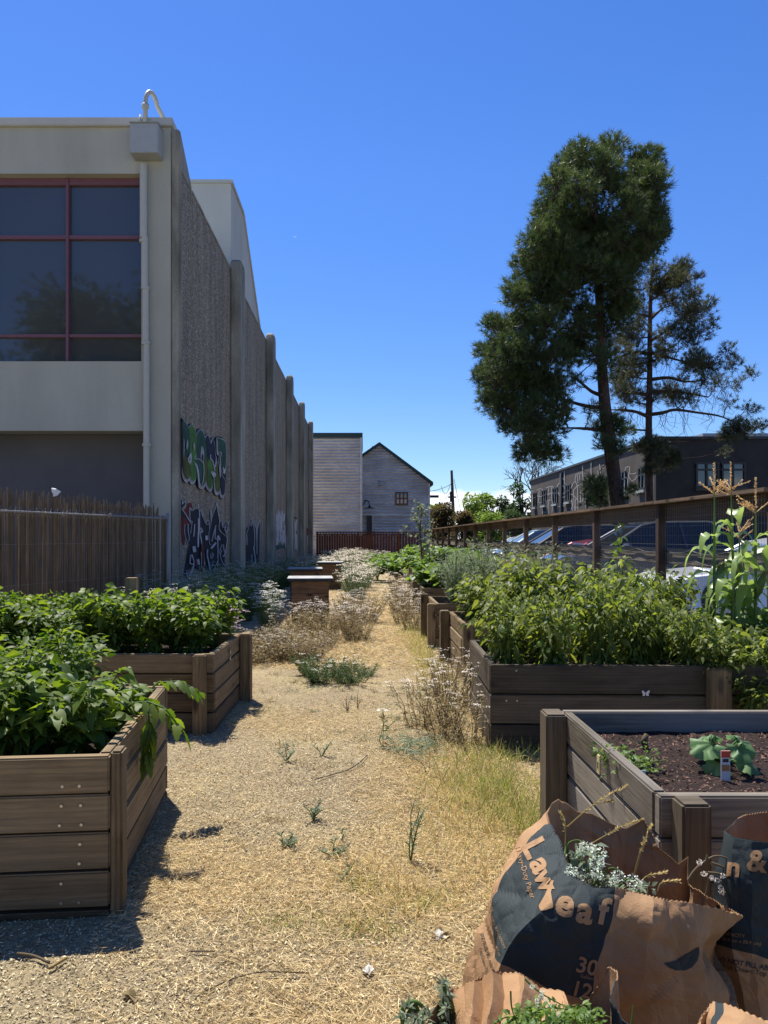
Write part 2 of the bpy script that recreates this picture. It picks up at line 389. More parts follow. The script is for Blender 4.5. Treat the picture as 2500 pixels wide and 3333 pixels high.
# reed
m, nt_, b_, o_ = newmat('reed'); a_ = N(nt_, 'Attribute'); a_.attribute_name = 'tint'
c_ = ramp(nt_, a_.outputs['Fac'], [(0, (.06, .038, .02)), (.5, (.17, .115, .062)), (.85, (.28, .20, .115)), (1, (.5, .42, .30))])
n_ = noise(nt_, coords(nt_, 'Object', (1, 1, .3)), 14, 4); c_ = mix(nt_, .6, c_, ramp(nt_, n_, [(.3, .4), (.65, 1.1)]), 'MULTIPLY')
nt_.links.new(c_, b_.inputs['Base Color']); b_.inputs['Roughness'].default_value = .7; M_reed = m

# ------------------------------------------------------------------ ground
def gz(x, y):
    return .018*mnoise.noise(Vector((x*.9, y*.9, 3)))+.008*mnoise.noise(Vector((x*4, y*4, 7)))
nx, ny = 150, 300
xs = np.concatenate([[-400, -60, -12], np.linspace(-4, 4, nx), [12, 60, 400]]); ys = np.concatenate([[-60, -10, 0], np.linspace(1, 16, ny), [20, 30, 46, 60, 100, 300, 900]])
V = np.array([(x, y, gz(x, y) if (abs(x) <= 4 and 1 <= y <= 16) else 0) for y in ys for x in xs]); nxx = len(xs)
Fq = np.array([(j*nxx+i, j*nxx+i+1, (j+1)*nxx+i+1, (j+1)*nxx+i) for j in range(len(ys)-1) for i in range(nxx-1)])
tag(npmesh('ground', V, Fq, M_ground, smooth=True), kind='structure')
b = B(); b.poly([(3.75, -2, .03), (60, -2, .03), (60, 110, .03), (3.75, 110, .03)])
tag(b.build('parking_lot', M_asphalt), kind='structure')

# ------------------------------------------------------------------ warehouse, left
WX = -3.13
def WY(px): return -WX*F/(CX-px)
Yc = WY(585)      # corner
wh = thing('warehouse', 'tall grey-green warehouse with mauve-framed window and long pebbled side wall with concrete ribs', 'building', (WX, Yc, 0))
fx = lambda px: (px-CX)/F*Yc
fz = lambda py: H+(CY-py)/F*Yc
xw0 = -16.0
zt = fz(388)
# front wall with openings (window, recess), built from butting pieces
b = B()
y0, y1 = Yc, Yc+.35
zw1, zw0, zr1 = fz(565), fz(1176), fz(1402)
xwR = fx(460); xrR = fx(466); xcR = fx(556)
b.box(xw0, xcR, y0, y1, zw1, fz(415))           # band above window
b.box(xwR, xcR, y0, y1, zw0, zw1)                 # right of window
b.box(xw0, xcR, y0, y1, zr1, zw0)                 # spandrel
b.box(xrR, xcR, y0, y1, 0, zr1)                   # right of recess
b.build('front_wall', M_stucco, wh)
b = B(); b.box(xw0, xcR+.04, y0-.07, y1+.1, fz(415)+.002, zt); b.build('coping', M_stuccolt, wh, bevel=.01)
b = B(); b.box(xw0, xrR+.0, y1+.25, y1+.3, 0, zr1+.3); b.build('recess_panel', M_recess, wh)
b = B(); b.box(xw0, xrR, y1, y1+.24, zr1+.02, zr1+.3); b.box(xrR, xrR+.3, y1, y1+.3, 0, zr1+.3); b.build('recess_lining', M_stucco, wh)
# window
b = B(); yf0, yf1 = y0+.16, y0+.26
def hbar(py0, py1, x0=xw0, x1=xwR): b.box(x0, x1, yf0, yf1, fz(py1), fz(py0))
def vbar(px0, px1, z0, z1): b.box(fx(px0), fx(px1), yf0-.02, yf1, z0, z1)
hbar(565, 588); hbar(753, 766); hbar(1079, 1090); hbar(1168, 1176)
for p in (202, -50, -310, -570): vbar(p+1, p+11, zw0, zw1)
vbar(455, 460, zw0, zw1)
wf = b.build('window_frame', M_pink_fr, wh, bevel=.006)
b = B(); b.box(xw0, xwR, yf1-.04, yf1-.02, zw0, zw1); g = b.build('window_glass', M_glass, wh)
# sill lining
# roof slab
b = B(); b.box(xw0, WX-.2, y1+.35, 46, fz(415)-.9, fz(415)-.8); b.build('roof', M_stuccolt, wh)
# downspout + conductor box
b = B(); xd = fx(471); 
b.tube([(xd, y0-.07, fz(541)), (xd, y0-.07, fz(780))], .062, 10); b.tube([(xd+.02, y0-.07, fz(778)), (xd+.02, y0-.07, fz(940))], .058, 10)
b.tube([(xd+.035, y0-.07, fz(938)), (xd+.035, y0-.07, fz(1120))], .055, 10); b.tube([(xd+.05, y0-.07, fz(1118)), (xd+.05, y0-.07, 0)], .052, 10)
for p, dx in ((790, .0), (942, .03), (1120, .04), (1450, .05), (1700, .05)): b.tube([(xd+dx, y0-.07, fz(p)-.025), (xd+dx, y0-.07, fz(p)+.025)], .072, 10)
b.build('downspout', M_pipe, wh, smooth=False)
b = B(); b.box(fx(440), fx(530), y0-.30, y0-.002, fz(525), fz(431)); 
b.box(fx(438), fx(532), y0-.32, y0, fz(431)+.002, fz(427)); b.build('rainwater_box', M_boxgrey, wh, bevel=.008)
b = B(); xp = fx(480); arc = [(xp, y0-.12, fz(430)), (xp, y0-.12, fz(350))]
for k in range(1, 8):
    a = math.pi*.84*k/7; arc.append((xp+.10*(1-math.cos(a))*.6, y0-.12+.35*(1-math.cos(a))*.5, fz(350)+.28*math.sin(a)))
arc.append((xp+.28, y0+.6, fz(384)))
b.tube(arc, .038, 10); b.tube([(xp, y0-.12, fz(366)), (xp, y0-.12, fz(352))], .06, 10); b.tube([(fx(463), y0-.1, fz(430)), (fx(462), y0-.1, fz(384))], .02, 6)
b.build('vent_pipe', M_pipe, wh, smooth=True)
# side wall
ztop = 7.63
b = B(); b.box(WX-.2, WX, Yc+.122, 46, 0, ztop-.002); b.build('side_wall', M_aggr, wh)
b = B(); b.box(WX-.22, WX+.015, Yc+.92, 46, ztop+.002, ztop+.05); b.build('side_coping', M_conc, wh)
# corner rib
b = B(); zc1 = fz(418)
prof = [(Yc-.0, 0), (Yc+.12, 0), (Yc+.12, ztop), (Yc+.9, ztop), (Yc+.9, ztop+.1), (Yc+.55, zc1-.35), (Yc, zc1)]
b.prism(prof, lambda p: (xcR+.002, p[0], p[1]), lambda p: (WX+.004, p[0], p[1])); b.build('corner_rib', M_conc, wh, bevel=.02)
for i, Y in enumerate((WY(749), WY(865), WY(931), WY(973), WY(1003))):
    b = B(); prof = [(Y, 0), (Y+.75, 0), (Y+.75, 7.75), (Y+.60, 7.9), (Y+.12, 7.9), (Y, 7.82)]
    b.prism([(y, z) for y, z in prof], lambda p: (WX+.002, p[0], p[1]), lambda p: (WX+.24, p[0], p[1])); b.build('pilaster', M_conc, wh, bevel=.03)
b = B(); c = at(587, 545, Yc+1.2)
b.tube([(WX-.3, Yc+1.5, ztop-.1), (WX-.3, Yc+1.5, ztop+.35)], .13, 12); b.sphere((WX-.3, Yc+1.5, ztop+.35), .15, 12, .6); b.build('roof_vent', M_pipe, wh, smooth=True)
# penthouse
b = B(); Ya, Yb, Ye = 18.3, 20.1, 23.3
zz = at(757, 597, Ya).z; zb = ztop
prof = [(Ya, zb), (Ye, zb), (Yb, zz), (Ya, zz)]
b.prism(prof, lambda p: (WX-6, p[0], p[1]), lambda p: (WX-.04, p[0], p[1])); b.build('rooftop_block', M_stuccolt, wh)
b = B(); b.box(WX-6, WX-.0, Ya-.04, Yb, zz+.002, zz+.08); b.prism([(Yb, zz+.002), (Ye, zb+.002), (Ye+.06, zb+.08), (Yb, zz+.08)], lambda p: (WX-6, p[0], p[1]), lambda p: (WX, p[0], p[1])); b.build('block_coping', M_pipe, wh)

# ---- graffiti (paint on the wall, a part of the warehouse)
def smoothpoly(pts, k=4, closed=True):
    out = []; n = len(pts)
    for i in range(n if closed else n-1):
        p0, p1, p2, p3 = [Vector(pts[j % n] if closed else pts[max(0, min(n-1, j))]) for j in (i-1, i, i+1, i+2)]
        for q in range(k):
            t = q/k; out.append(.5*((2*p1)+(p2-p0)*t+(2*p0-5*p1+4*p2-p3)*t*t+(3*p1-p0-3*p2+p3)*t**3))
    if not closed: out.append(Vector(pts[-1]))
    return out
def ribbon(pts, wd, closed=False):
    q = []; n = len(pts)
    pts = [Vector(p) for p in pts]; L = []; Rr = []
    for i in range(n):
        a = pts[(i-1) % n] if closed else pts[max(0, i-1)]; c = pts[(i+1) % n] if closed else pts[min(n-1, i+1)]
        d = c-a
        if d.length < 1e-6: d = Vector((1, 0))
        d.normalize(); nn = Vector((-d.y, d.x))*wd/2; L.append(pts[i]+nn); Rr.append(pts[i]-nn)
    for i in range(n if closed else n-1):
        j = (i+1) % n; q.append([L[i], L[j], Rr[j], Rr[i]])
    return q
class Paint:
    def __init__(s, ox, oy, sc, proj): s.o = (ox, oy, sc); s.proj = proj; s.B = B(); s.k = 0
    def add(s, polys, mi):
        s.k += 1
        s.B.cm = mi
        for p in polys:
            s.B.poly([s.proj(s.o[0]+q[0]*s.o[2], s.o[1]+q[1]*s.o[2], s.k) for q in p])
    def fill(s, pts, mi, sm=4, dx=0, dy=0): s.add([[Vector((q[0]+dx, q[1]+dy)) for q in (smoothpoly(pts, sm) if sm > 1 else pts)]], mi)
    def line(s, pts, wd, mi, closed=False, sm=4, dx=0, dy=0):
        q = smoothpoly(pts, sm, closed) if sm > 1 else [Vector(p) for p in pts]
        s.add(ribbon([Vector((p[0]+dx, p[1]+dy)) for p in q], wd, closed), mi)
    def build(s, name, mats, parent):
        o = s.B.build(name, mats, parent); bm = bmesh.new(); bm.from_mesh(o.data); bmesh.ops.triangulate(bm, faces=[f for f in bm.faces if len(f.verts) > 4]); bm.to_mesh(o.data); bm.free(); return o
def projW(px, py, k):
    px = max(px, 586.5); Y = WY(min(px, 1100)); return Vector((WX+.003+.0012*k, Y, H+(CY-py)/F*Y))
def spray(n, c): return pm(n, tuple(x*.62 for x in c), tuple(x*1.12 for x in c), 3, .85, .8, fine=(45, .6), bdist=.015)
gm = [spray('spray_white', (.56, .57, .60)), spray('spray_black', (.026, .028, .036)), spray('spray_dkgreen', (.035, .11, .07)), spray('spray_green', (.09, .23, .045)),
      spray('spray_olive', (.12, .14, .03)), spray('spray_navy', (.025, .035, .06)), spray('spray_red', (.19, .03, .025)), spray('spray_teal', (.03, .10, .10))]
P = Paint(560, 1340, .13564, projW)
Lp = [(192, 205), (240, 225), (310, 330), (350, 420), (375, 560), (385, 700), (380, 900), (355, 1030), (310, 1110), (310, 1190), (350, 1230), (385, 1280), (400, 1400), (385, 1530), (320, 1625), (250, 1560), (210, 1400), (195, 1250), (192, 700)]
Lr = [(357, 400), (410, 320), (460, 350), (500, 450), (535, 560), (545, 700), (540, 900), (520, 1030), (478, 1130), (490, 1220), (525, 1400), (525, 1550), (490, 1640), (450, 1670), (410, 1640), (385, 1540), (400, 1400), (395, 1250), (378, 1100), (380, 900), (380, 700), (365, 520)]
Lo = [(550, 620), (570, 500), (630, 440), (690, 490), (730, 600), (760, 720), (785, 900), (795, 1100), (795, 1400), (785, 1560), (760, 1680), (700, 1780), (630, 1765), (590, 1680), (565, 1500), (545, 1350), (510, 1230), (480, 1140), (530, 1080), (545, 900)]
Lf = [(757, 640), (795, 565), (830, 610), (860, 700), (885, 780), (905, 740), (930, 650), (960, 740), (980, 850), (985, 1000), (980, 1100), (955, 1250), (945, 1320), (960, 1450), (870, 1430), (880, 1550), (912, 1600), (920, 1750), (900, 1820), (870, 1850), (820, 1800), (780, 1680), (795, 1400), (790, 1100), (770, 850)]
Li = [(990, 1300), (1020, 1220), (1045, 1230), (1060, 1350), (1080, 1500), (1105, 1600), (1110, 1750), (1090, 1880), (1055, 1930), (1010, 1900), (980, 1750), (968, 1500)]
Lt = [(1030, 640), (1110, 650), (1200, 700), (1242, 800), (1250, 1000), (1245, 1250), (1220, 1370), (1185, 1400), (1150, 1330), (1145, 1450), (1170, 1560), (1215, 1640), (1220, 1800), (1205, 1950), (1170, 2010), (1130, 1950), (1108, 1800), (1100, 1600), (1098, 1300), (1080, 1130), (1112, 980), (1058, 965), (1045, 800)]
AL = [Lp, Lr, Lo, Lf, Li, Lt]
P.fill([(990, 700), (1030, 620), (1120, 590), (1220, 680), (1270, 1200), (1290, 1500), (1240, 1700), (1000, 1600), (960, 1400), (1000, 1250), (1000, 950)], 1)
for l in AL: P.line(l, 66, 1, True)
for l in AL: P.line(l, 66, 1, True, dy=60)
for l in AL: P.fill(l, 0, dy=62)
for l in AL: P.line(l, 30, 0, True, dy=62)
for l in AL: P.line(l, 32, 0, True)
for l, c in zip(AL, (2, 3, 2, 5, 4, 2)): P.fill(l, c)
P.fill([(205, 1050), (300, 1120), (310, 1200), (380, 1290), (390, 1400), (370, 1530), (320, 1610), (250, 1540), (212, 1400)], 4)
P.fill([(700, 1250), (790, 1100), (793, 1400), (780, 1560), (750, 1680), (700, 1770), (650, 1760), (690, 1600)], 4)
P.fill([(800, 1180), (900, 1160), (940, 1320), (955, 1445), (870, 1430), (880, 1550), (912, 1600), (918, 1750), (870, 1845), (820, 1790), (785, 1680), (797, 1400)], 3)
P.fill([(1160, 1560), (1215, 1650), (1218, 1800), (1203, 1945), (1170, 2003), (1132, 1945), (1110, 1800), (1104, 1600), (1120, 1500)], 5)
P.fill([(650, 825), (690, 900), (702, 1010), (692, 1250), (650, 1190), (622, 1130), (622, 950)], 0)
P.fill([(655, 1010), (688, 1060), (683, 1190), (640, 1140)], 1)
P.line([(478, 1140), (560, 1130), (640, 1190), (690, 1270), (695, 1400), (685, 1620), (650, 1770)], 18, 0)
P.line([(468, 1240), (505, 1280), (550, 1430), (570, 1650), (600, 1790)], 40, 0)
P.fill([(285, 670), (308, 740), (300, 850), (275, 920), (266, 800)], 0); P.fill([(450, 735), (472, 800), (465, 880), (438, 960), (445, 880), (430, 820)], 0)
P.fill([(192, 680), (213, 700), (208, 1000), (192, 1100)], 0); P.fill([(375, 980), (300, 1120), (310, 1200), (380, 1220)], 0); P.fill([(352, 1100), (330, 1140), (340, 1185), (356, 1170)], 1)
P.line([(850, 1030), (850, 1130), (890, 1160), (930, 1290), (960, 1420)], 20, 0); P.fill([(855, 1430), (970, 1470), (965, 1565), (900, 1555)], 0)
P.fill([(985, 1060), (1000, 1150), (985, 1280), (945, 1370), (935, 1320), (965, 1200)], 0); P.fill([(1015, 700), (1022, 740), (1005, 950), (990, 930)], 0)
P.line([(1060, 965), (1110, 985), (1078, 1130), (1095, 1300)], 16, 0); P.fill([(1055, 1280), (1095, 1330), (1095, 1560), (1070, 1540)], 0)
P.fill([(1145, 1320), (1180, 1380), (1210, 1390), (1190, 1500), (1150, 1440)], 0)
for yy in (1060, 1180, 1260, 1380, 1600, 1690): P.line([(1290, yy-30), (1310, yy), (1295, yy+40), (1285, yy)], 8, 0, True, 2)
P.build('graffiti', gm, wh)
P = Paint(560, 1580, .14464, projW)
P.fill([(195, 650), (300, 520), (330, 420), (400, 390), (450, 450), (460, 700), (400, 900), (300, 900), (280, 1300), (230, 1330), (195, 1150)], 6)
P.fill([(195, 560), (250, 560), (290, 640), (430, 820), (420, 870), (380, 850), (240, 690), (195, 650)], 1); P.fill([(195, 300), (215, 240), (240, 300), (280, 340), (290, 440), (240, 500), (215, 560), (195, 500)], 1)
P.fill([(390, 500), (440, 570), (580, 520), (590, 760), (560, 1080), (600, 1400), (600, 1900), (480, 1850), (420, 1800), (300, 2020), (270, 1950), (330, 1500), (370, 1330), (280, 1180), (275, 880), (420, 880), (395, 780)], 1, 1)
P.fill([(600, 570), (655, 600), (680, 700), (760, 860), (815, 800), (820, 960), (900, 700), (985, 440), (1020, 620), (1050, 800), (1100, 780), (1120, 950), (1240, 800), (1250, 880), (1200, 1080), (1225, 1180), (1210, 1330), (1170, 1560), (1180, 1850), (1000, 1900), (800, 1960), (640, 1950), (610, 1400)], 1, 1)
for l, wd in (([(210, 200), (200, 300), (235, 330), (215, 420), (280, 350), (290, 440), (220, 520)], 16), ([(215, 540), (290, 640), (420, 860), (435, 800), (395, 780), (390, 500), (440, 570), (500, 500), (580, 510), (583, 420)], 18),
              ([(275, 880), (270, 1050), (300, 1220), (350, 1300)], 14), ([(345, 870), (350, 1050), (370, 1150), (365, 1260)], 14), ([(490, 870), (485, 1000), (470, 1150)], 24), ([(430, 850), (410, 1000), (400, 1080)], 12),
              ([(575, 740), (580, 1000), (570, 1200), (570, 1390)], 34), ([(600, 560), (600, 1000), (640, 1240), (650, 1400)], 22), ([(650, 570), (655, 660), (740, 850), (800, 880), (815, 790), (745, 800)], 16),
              ([(615, 950), (660, 1030), (610, 1060)], 40), ([(815, 800), (815, 1000), (805, 1100), (820, 1300), (850, 1340)], 14), ([(845, 570), (850, 720), (840, 830), (870, 700), (860, 580)], 20),
              ([(985, 380), (960, 480), (880, 690), (850, 850), (815, 1000)], 16), ([(985, 380), (1010, 560), (1045, 800), (1030, 950), (1090, 1060), (1215, 1170), (1210, 1320), (1170, 1560)], 16),
              ([(960, 900), (930, 1000), (890, 1150), (870, 1260)], 18), ([(945, 930), (940, 1190), (990, 1200), (1005, 1420), (1000, 1650)], 20), ([(1045, 830), (1095, 770), (1105, 900), (1150, 940), (1245, 800), (1230, 920), (1200, 1090)], 14),
              ([(1190, 930), (1160, 980), (1200, 1070)], 26), ([(1000, 1130), (1040, 1230)], 50), ([(740, 1130), (750, 1230)], 60), ([(450, 1370), (470, 1500)], 70), ([(540, 1660), (560, 1780)], 60),
              ([(840, 1420), (950, 1290)], 44), ([(760, 1440), (750, 1560), (790, 1760), (820, 1950)], 30), ([(850, 1520), (890, 1560), (840, 1650), (830, 1540)], 16), ([(1080, 1450), (1050, 1620), (1160, 1840)], 14),
              ([(1000, 1660), (940, 1820), (880, 1950)], 16), ([(990, 1700), (980, 1950)], 12), ([(1110, 1330), (1120, 1420), (1150, 1540), (1100, 1600)], 26), ([(370, 1560), (350, 1750), (440, 1800), (320, 2060), (270, 1960)], 26),
              ([(390, 1560), (440, 1740), (390, 1900)], 22), ([(640, 1840), (690, 1950), (820, 1990)], 22), ([(600, 1500), (610, 1850)], 14), ([(660, 1500), (680, 1800)], 14), ([(1070, 1330), (1020, 1480), (1030, 1560)], 14)):
    P.line(l, wd, 0, False, 3)
P.fill([(600, 1330), (650, 1340), (670, 1700), (640, 1800), (610, 1600)], 6); P.fill([(440, 1650), (500, 1700), (510, 1820), (470, 1800)], 6)
P.build('graffiti', gm, wh)
P = Paint(780, 1580, .16878, projW)
P.fill([(115, 850), (160, 780), (200, 690), (240, 650), (300, 800), (330, 900), (400, 680), (395, 1200), (370, 1640), (120, 1640)], 1, 1)
for l, wd in (([(120, 1150), (130, 950), (160, 850), (200, 690)], 9), ([(215, 700), (200, 780)], 8), ([(238, 610), (245, 700), (285, 900), (280, 1180)], 14), ([(250, 680), (310, 810), (320, 900), (330, 1180)], 12), ([(395, 660), (335, 820), (330, 1330)], 14),
              ([(388, 700), (380, 1200), (360, 1500)], 6), ([(265, 1180), (305, 1510)], 16), ([(225, 1330), (240, 1640)], 12), ([(130, 950), (145, 1150)], 8), ([(240, 640), (215, 780)], 16)): P.line(l, wd, 0, False, 3)
P.fill([(690, 1150), (890, 1130), (890, 1240), (800, 1200), (710, 1250)], 7, 1)
rag = [(690, 560), (705, 520), (715, 580), (730, 480), (745, 465), (750, 560), (765, 475), (775, 560), (785, 480), (790, 600), (802, 475), (820, 490), (830, 580), (848, 540), (868, 530), (866, 700), (872, 940), (892, 980), (885, 1250), (862, 1110), (845, 1080), (822, 1180), (812, 1090), (800, 1130), (785, 1060), (770, 1120), (760, 1080), (740, 1080), (712, 1160), (690, 1150)]
P.fill(rag, 0, 1)
for x, a, c in ((705, 680, 740), (707, 880, 1000), (820, 700, 860), (845, 680, 780), (800, 900, 960), (752, 860, 1060), (838, 810, 880), (872, 540, 760)): P.line([(x, a), (x+3, c)], 9, 1, False, 1)
P.fill([(1045, 600), (1090, 630), (1100, 940), (1105, 1300), (1075, 1240), (1045, 1260)], 1, 1)
P.fill([(1042, 640), (1060, 640), (1048, 740), (1075, 650), (1090, 660), (1088, 880), (1070, 900), (1098, 950), (1103, 1300), (1075, 1220), (1046, 1260)], 0, 1)
P.fill([(1285, 810), (1300, 830), (1325, 840), (1330, 960), (1300, 980), (1288, 940)], 6, 1); P.line([(1290, 960), (1300, 1080), (1310, 1150)], 14, 0)
P.build('graffiti', gm, wh)

# ------------------------------------------------------------------ corrugated buildings at the back
def corr(bb, x0, x1, y, z0, z1f, pitch=.085, amp=.02):
    """horizontal corrugations on a wall facing -Y; z1f(x) gives the top"""
    z = z0; rows = []
    zmax = max(z1f(x0), z1f((x0+x1)/2), z1f(x1), PEAK if False else 0)
    return
def corrwall(name, pts_fn, z0, z1, y, parent, pitch=.2, amp=.035):
    bb = B(); n = int((z1-z0)/(pitch/4)); prev = None
    for i in range(n+1):
        z = z0+(z1-z0)*i/n; xa, xb = pts_fn(z); yy = y+amp*math.sin(2*math.pi*(z-z0)/pitch)
        cur = ((xa, yy, z), (xb, yy, z))
        if prev: bb.poly([prev[0], prev[1], cur[1], cur[0]])
        prev = cur
    return bb.build(name, M_corr, parent)
YB = 50.0
sh = thing('metal_shed', 'tall flat-topped corrugated metal building with green parapet behind the red fence', 'building', (-1.7, YB, 0))
xa, xb = at(1000, 0, YB).x, at(1178, 0, YB).x; z1 = at(0, 1424, YB).z
corrwall('front_wall', lambda z: (xa, xb), 0, z1, YB, sh)
b = B(); b.box(xa, xb, YB+.06, YB+8, 0, z1); b.build('wall_core', M_corr, sh)
b = B(); b.box(xa-.05, xb+.05, YB-.08, YB+8.1, z1+.002, at(0, 1409, YB).z); b.build('parapet', M_green_trim, sh)
b = B(); b.box(xb-.14, xb+.03, YB-.07, YB-.03, 0, z1); b.build('corner_trim', M_corr, sh)
YG = 54.0
gb = thing('gabled_building', 'grey corrugated metal gabled building with green roof edge and small red window', 'building', (2, YG, 0))
g = lambda px, py: at(px, py, YG)
xl, xr = g(1165, 0).x, g(1399, 0).x; pk = g(1235, 1450); le = g(1181, 1487); re = g(1400, 1573)
def gpts(z):
    if z <= re.z: R_ = xr
    else: R_ = xr+(pk.x-xr)*(z-re.z)/(pk.z-re.z)
    if z <= le.z: L_ = xl
    else: L_ = le.x+(pk.x-le.x)*(z-le.z)/(pk.z-le.z)
    return L_, R_
corrwall('front_wall', gpts, 0, pk.z-.01, YG, gb)
b = B(); b.prism([(xl, 0), (xr, 0), (xr, re.z-.1), (pk.x, pk.z-.1), (le.x, le.z-.1), (xl, le.z-.1)], lambda p: (p[0], YG+.05, p[1]), lambda p: (p[0], YG+14, p[1])); b.build('wall_core', M_corr, gb)
b = B()
for (p, q) in ((le, pk), (pk, re)):
    d = (q-p).normalized(); q2 = q+d*.25 if q is re else q; up = Vector((0, 0, .22))
    b.hexa([p+Vector((0, -.25, 0)), q2+Vector((0, -.25, 0)), q2+Vector((0, 14, 0)), p+Vector((0, 14, 0)), p+up+Vector((0, -.25, 0)), q2+up+Vector((0, -.25, 0)), q2+up+Vector((0, 14, 0)), p+up+Vector((0, 14, 0))])
b.box(xl, le.x+.05, YG-.25, YG+14, le.z, le.z+.2)
b.build('roof', M_green_trim, gb)
b = B(); a, c = g(1289, 1604), g(1326, 1641)
b.box(a.x, c.x, YG-.05, YG-.03, c.z, a.z)
wn = b.build('window', M_glass, gb)
b = B(); t = .09
for z in (a.z, (a.z+c.z)/2, c.z): b.box(a.x-t/2, c.x+t/2, YG-.12, YG-.055, z-t/2, z+t/2)
for k in range(4): x = a.x+(c.x-a.x)*k/3; b.box(x-t/2, x+t/2, YG-.13, YG-.056, c.z, a.z)
b.build('window_frame', flat('brick_red', (.16, .05, .03)), wn)
b = B(); a, c = g(1194, 1678), g(1211, 1723); b.box(a.x, c.x, YG-.12, YG-.03, 0, a.z); d_ = b.build('door', M_dark, gb)
b = B(); b.box(c.x, g(1217, 0).x, YG-.14, YG-.03, 0, a.z); b.build('door_frame', M_pipe, gb)
b = B(); q = g(1191, 1672); b.tube([(q.x-.2, YG-.05, q.z+.6), (q.x, YG-.4, q.z+.95), (q.x+.2, YG-.75, q.z+.8), (q.x+.25, YG-.8, q.z+.55)], .035, 6)
b.tube([(q.x+.25, YG-.8, q.z+.55), (q.x+.25, YG-.8, q.z+.42), (q.x+.25, YG-.8, q.z+.34)], [.06, .12, .42], 14); b.build('wall_lamp', M_dark, gb)
b = B(); a, c = g(1233, 1570), g(1242, 1579); b.box(a.x, c.x, YG-.25, YG-.03, c.z, a.z); b.build('wall_vent', M_boxgrey, gb)
b = B(); a, c = g(1322, 1707), g(1337, 1723)
for k in range(6): z = c.z+(a.z-c.z)*k/6; b.box(a.x, c.x, YG-.08, YG-.03, z, z+.035)
b.build('louver', M_boxgrey, gb)
b = B(); z = g(0, 1678).z; b.box(xl, xr, YG-.06, YG-.03, z, z+.07); b.box(xr-.1, xr+.02, YG-.08, YG-.03, 0, re.z); b.build('trim', M_corr, gb)
b = B(); q = g(1216, 1460); b.tube([(q.x, YG+3, pk.z-1), (q.x, YG+3, pk.z+.3)], .09, 8); b.build('roof_pipe', M_green_trim, gb)
b = B(); q = g(1180, 1690)
for z in (.7, 1.1, 1.5): b.tube([(q.x-.5, YG-1.2, z), (q.x+.8, YG-1.2, z)], .03, 6)
for dx in (-.1, .8): b.tube([(q.x+dx, YG-1.2, 0), (q.x+dx, YG-1.2, 1.9)], .03, 6)
b.build('handrail', M_dark, gb)

# back fence
YF = 45.5
bf = thing('picket_fence', 'dark red board fence across the far end of the garden', 'fence', (0, YF, 0))
b = B(); x = WX+.3; k = 0; top = at(0, 1733, YF).z
while x < 3.3:
    gap = .012 if x < .2 else random.uniform(.02, .05)
    b.box(x, x+.135, YF, YF+.02, .05, top-random.uniform(0, .03)-.14); x += .135+gap
b.build('board_panel', M_redwood, bf, wuv=2)
b = B()
for z in (top-.02, top-.14, .35): b.box(WX+.28, 3.35, YF-.05, YF-.002, z, z+.07)
b.build('rail', M_redwood, bf, wuv=0)
b = B(); x = WX+.35
while x < 3.3: b.box(x, x+.05, YF-.03, YF-.006, top-.07, top-.02); x += .17
b.build('lattice', M_redwood, bf, wuv=2)
for x in (-2.8, -.4, 2.0, 3.3):
    b = B(); b.box(x, x+.1, YF-.16, YF-.055, 0, top+.03); b.build('post', M_redwood, bf, wuv=2)

# ------------------------------------------------------------------ garden fence, right
FX = 3.4
gf = thing('garden_fence', 'brown timber post fence with flat cap rail and wire mesh along the car park', 'fence', (FX, 8.8, 0))
zr = 1.795; y = WY(1185)if False else 0
posts = [8.8+2.44*k for k in range(-1, 15)]
for i, Y in enumerate(posts):
    b = B(); b.box(FX-.045, FX+.045, Y-.05, Y+.04, 0, zr-.041); b.build('post', M_fence, gf, bevel=.004, wuv=2)
for i in range(len(posts)-1):
    Y0, Y1 = posts[i]+.002, posts[i+1]-.002
    dz = random.uniform(-.008, .008)
    b = B(); b.box(FX-.085, FX+.085, Y0, Y1, zr-.038+dz*.3, zr+dz*.3); b.build('cap_rail', M_cap, gf, bevel=.004, wuv=1)
    b = B(); b.box(FX+.048, FX+.086, Y0, Y1, zr-.225+dz, zr-.042); b.build('top_board', M_fence, gf, bevel=.003, wuv=1)
    b = B(); b.box(FX+.048, FX+.086, Y0, Y1, 1.075+dz, 1.26+dz); b.build('lower_board', M_bedgrey, gf, bevel=.003, wuv=1)
    if i > 8: continue
b = B()
yy = posts[0]
while yy < 19:
    b.tube([(FX+.02, yy, .1), (FX+.02, yy, zr-.05)], .0010, 3, False); yy += .05 if yy < 12 else .1
for z in [.1+.1*k for k in range(17)]: b.tube([(FX+.02, posts[0], z), (FX+.02, 24, z)], .0010, 3, False)
b.build('wire_mesh', M_wire, gf)
squigb = B(); pts = []; yy = 6.4  # dark wavy line on the low board, drawn as a thin tube
while yy < 22: pts.append((FX+.03, yy, 1.235-.035*abs(math.sin(yy*3.9))+random.uniform(-.004, .004))); yy += .07
squigb.tube(pts, .007, 4)
tag(squigb.build('cord', M_dark), 'thin dark squiggle waving along the upper edge of the low fence board', 'cord')
squigb = B(); pts = []; yy = 6.4  # second dark wavy line, lower on the same board
while yy < 16: pts.append((FX+.03, yy, 1.13-.045*abs(math.sin(yy*3.1+.4))+random.uniform(-.004, .004))); yy += .07
squigb.tube(pts, .006, 4)
tag(squigb.build('cord', M_dark), 'thin dark squiggle waving along the bottom edge of the low fence board', 'cord')

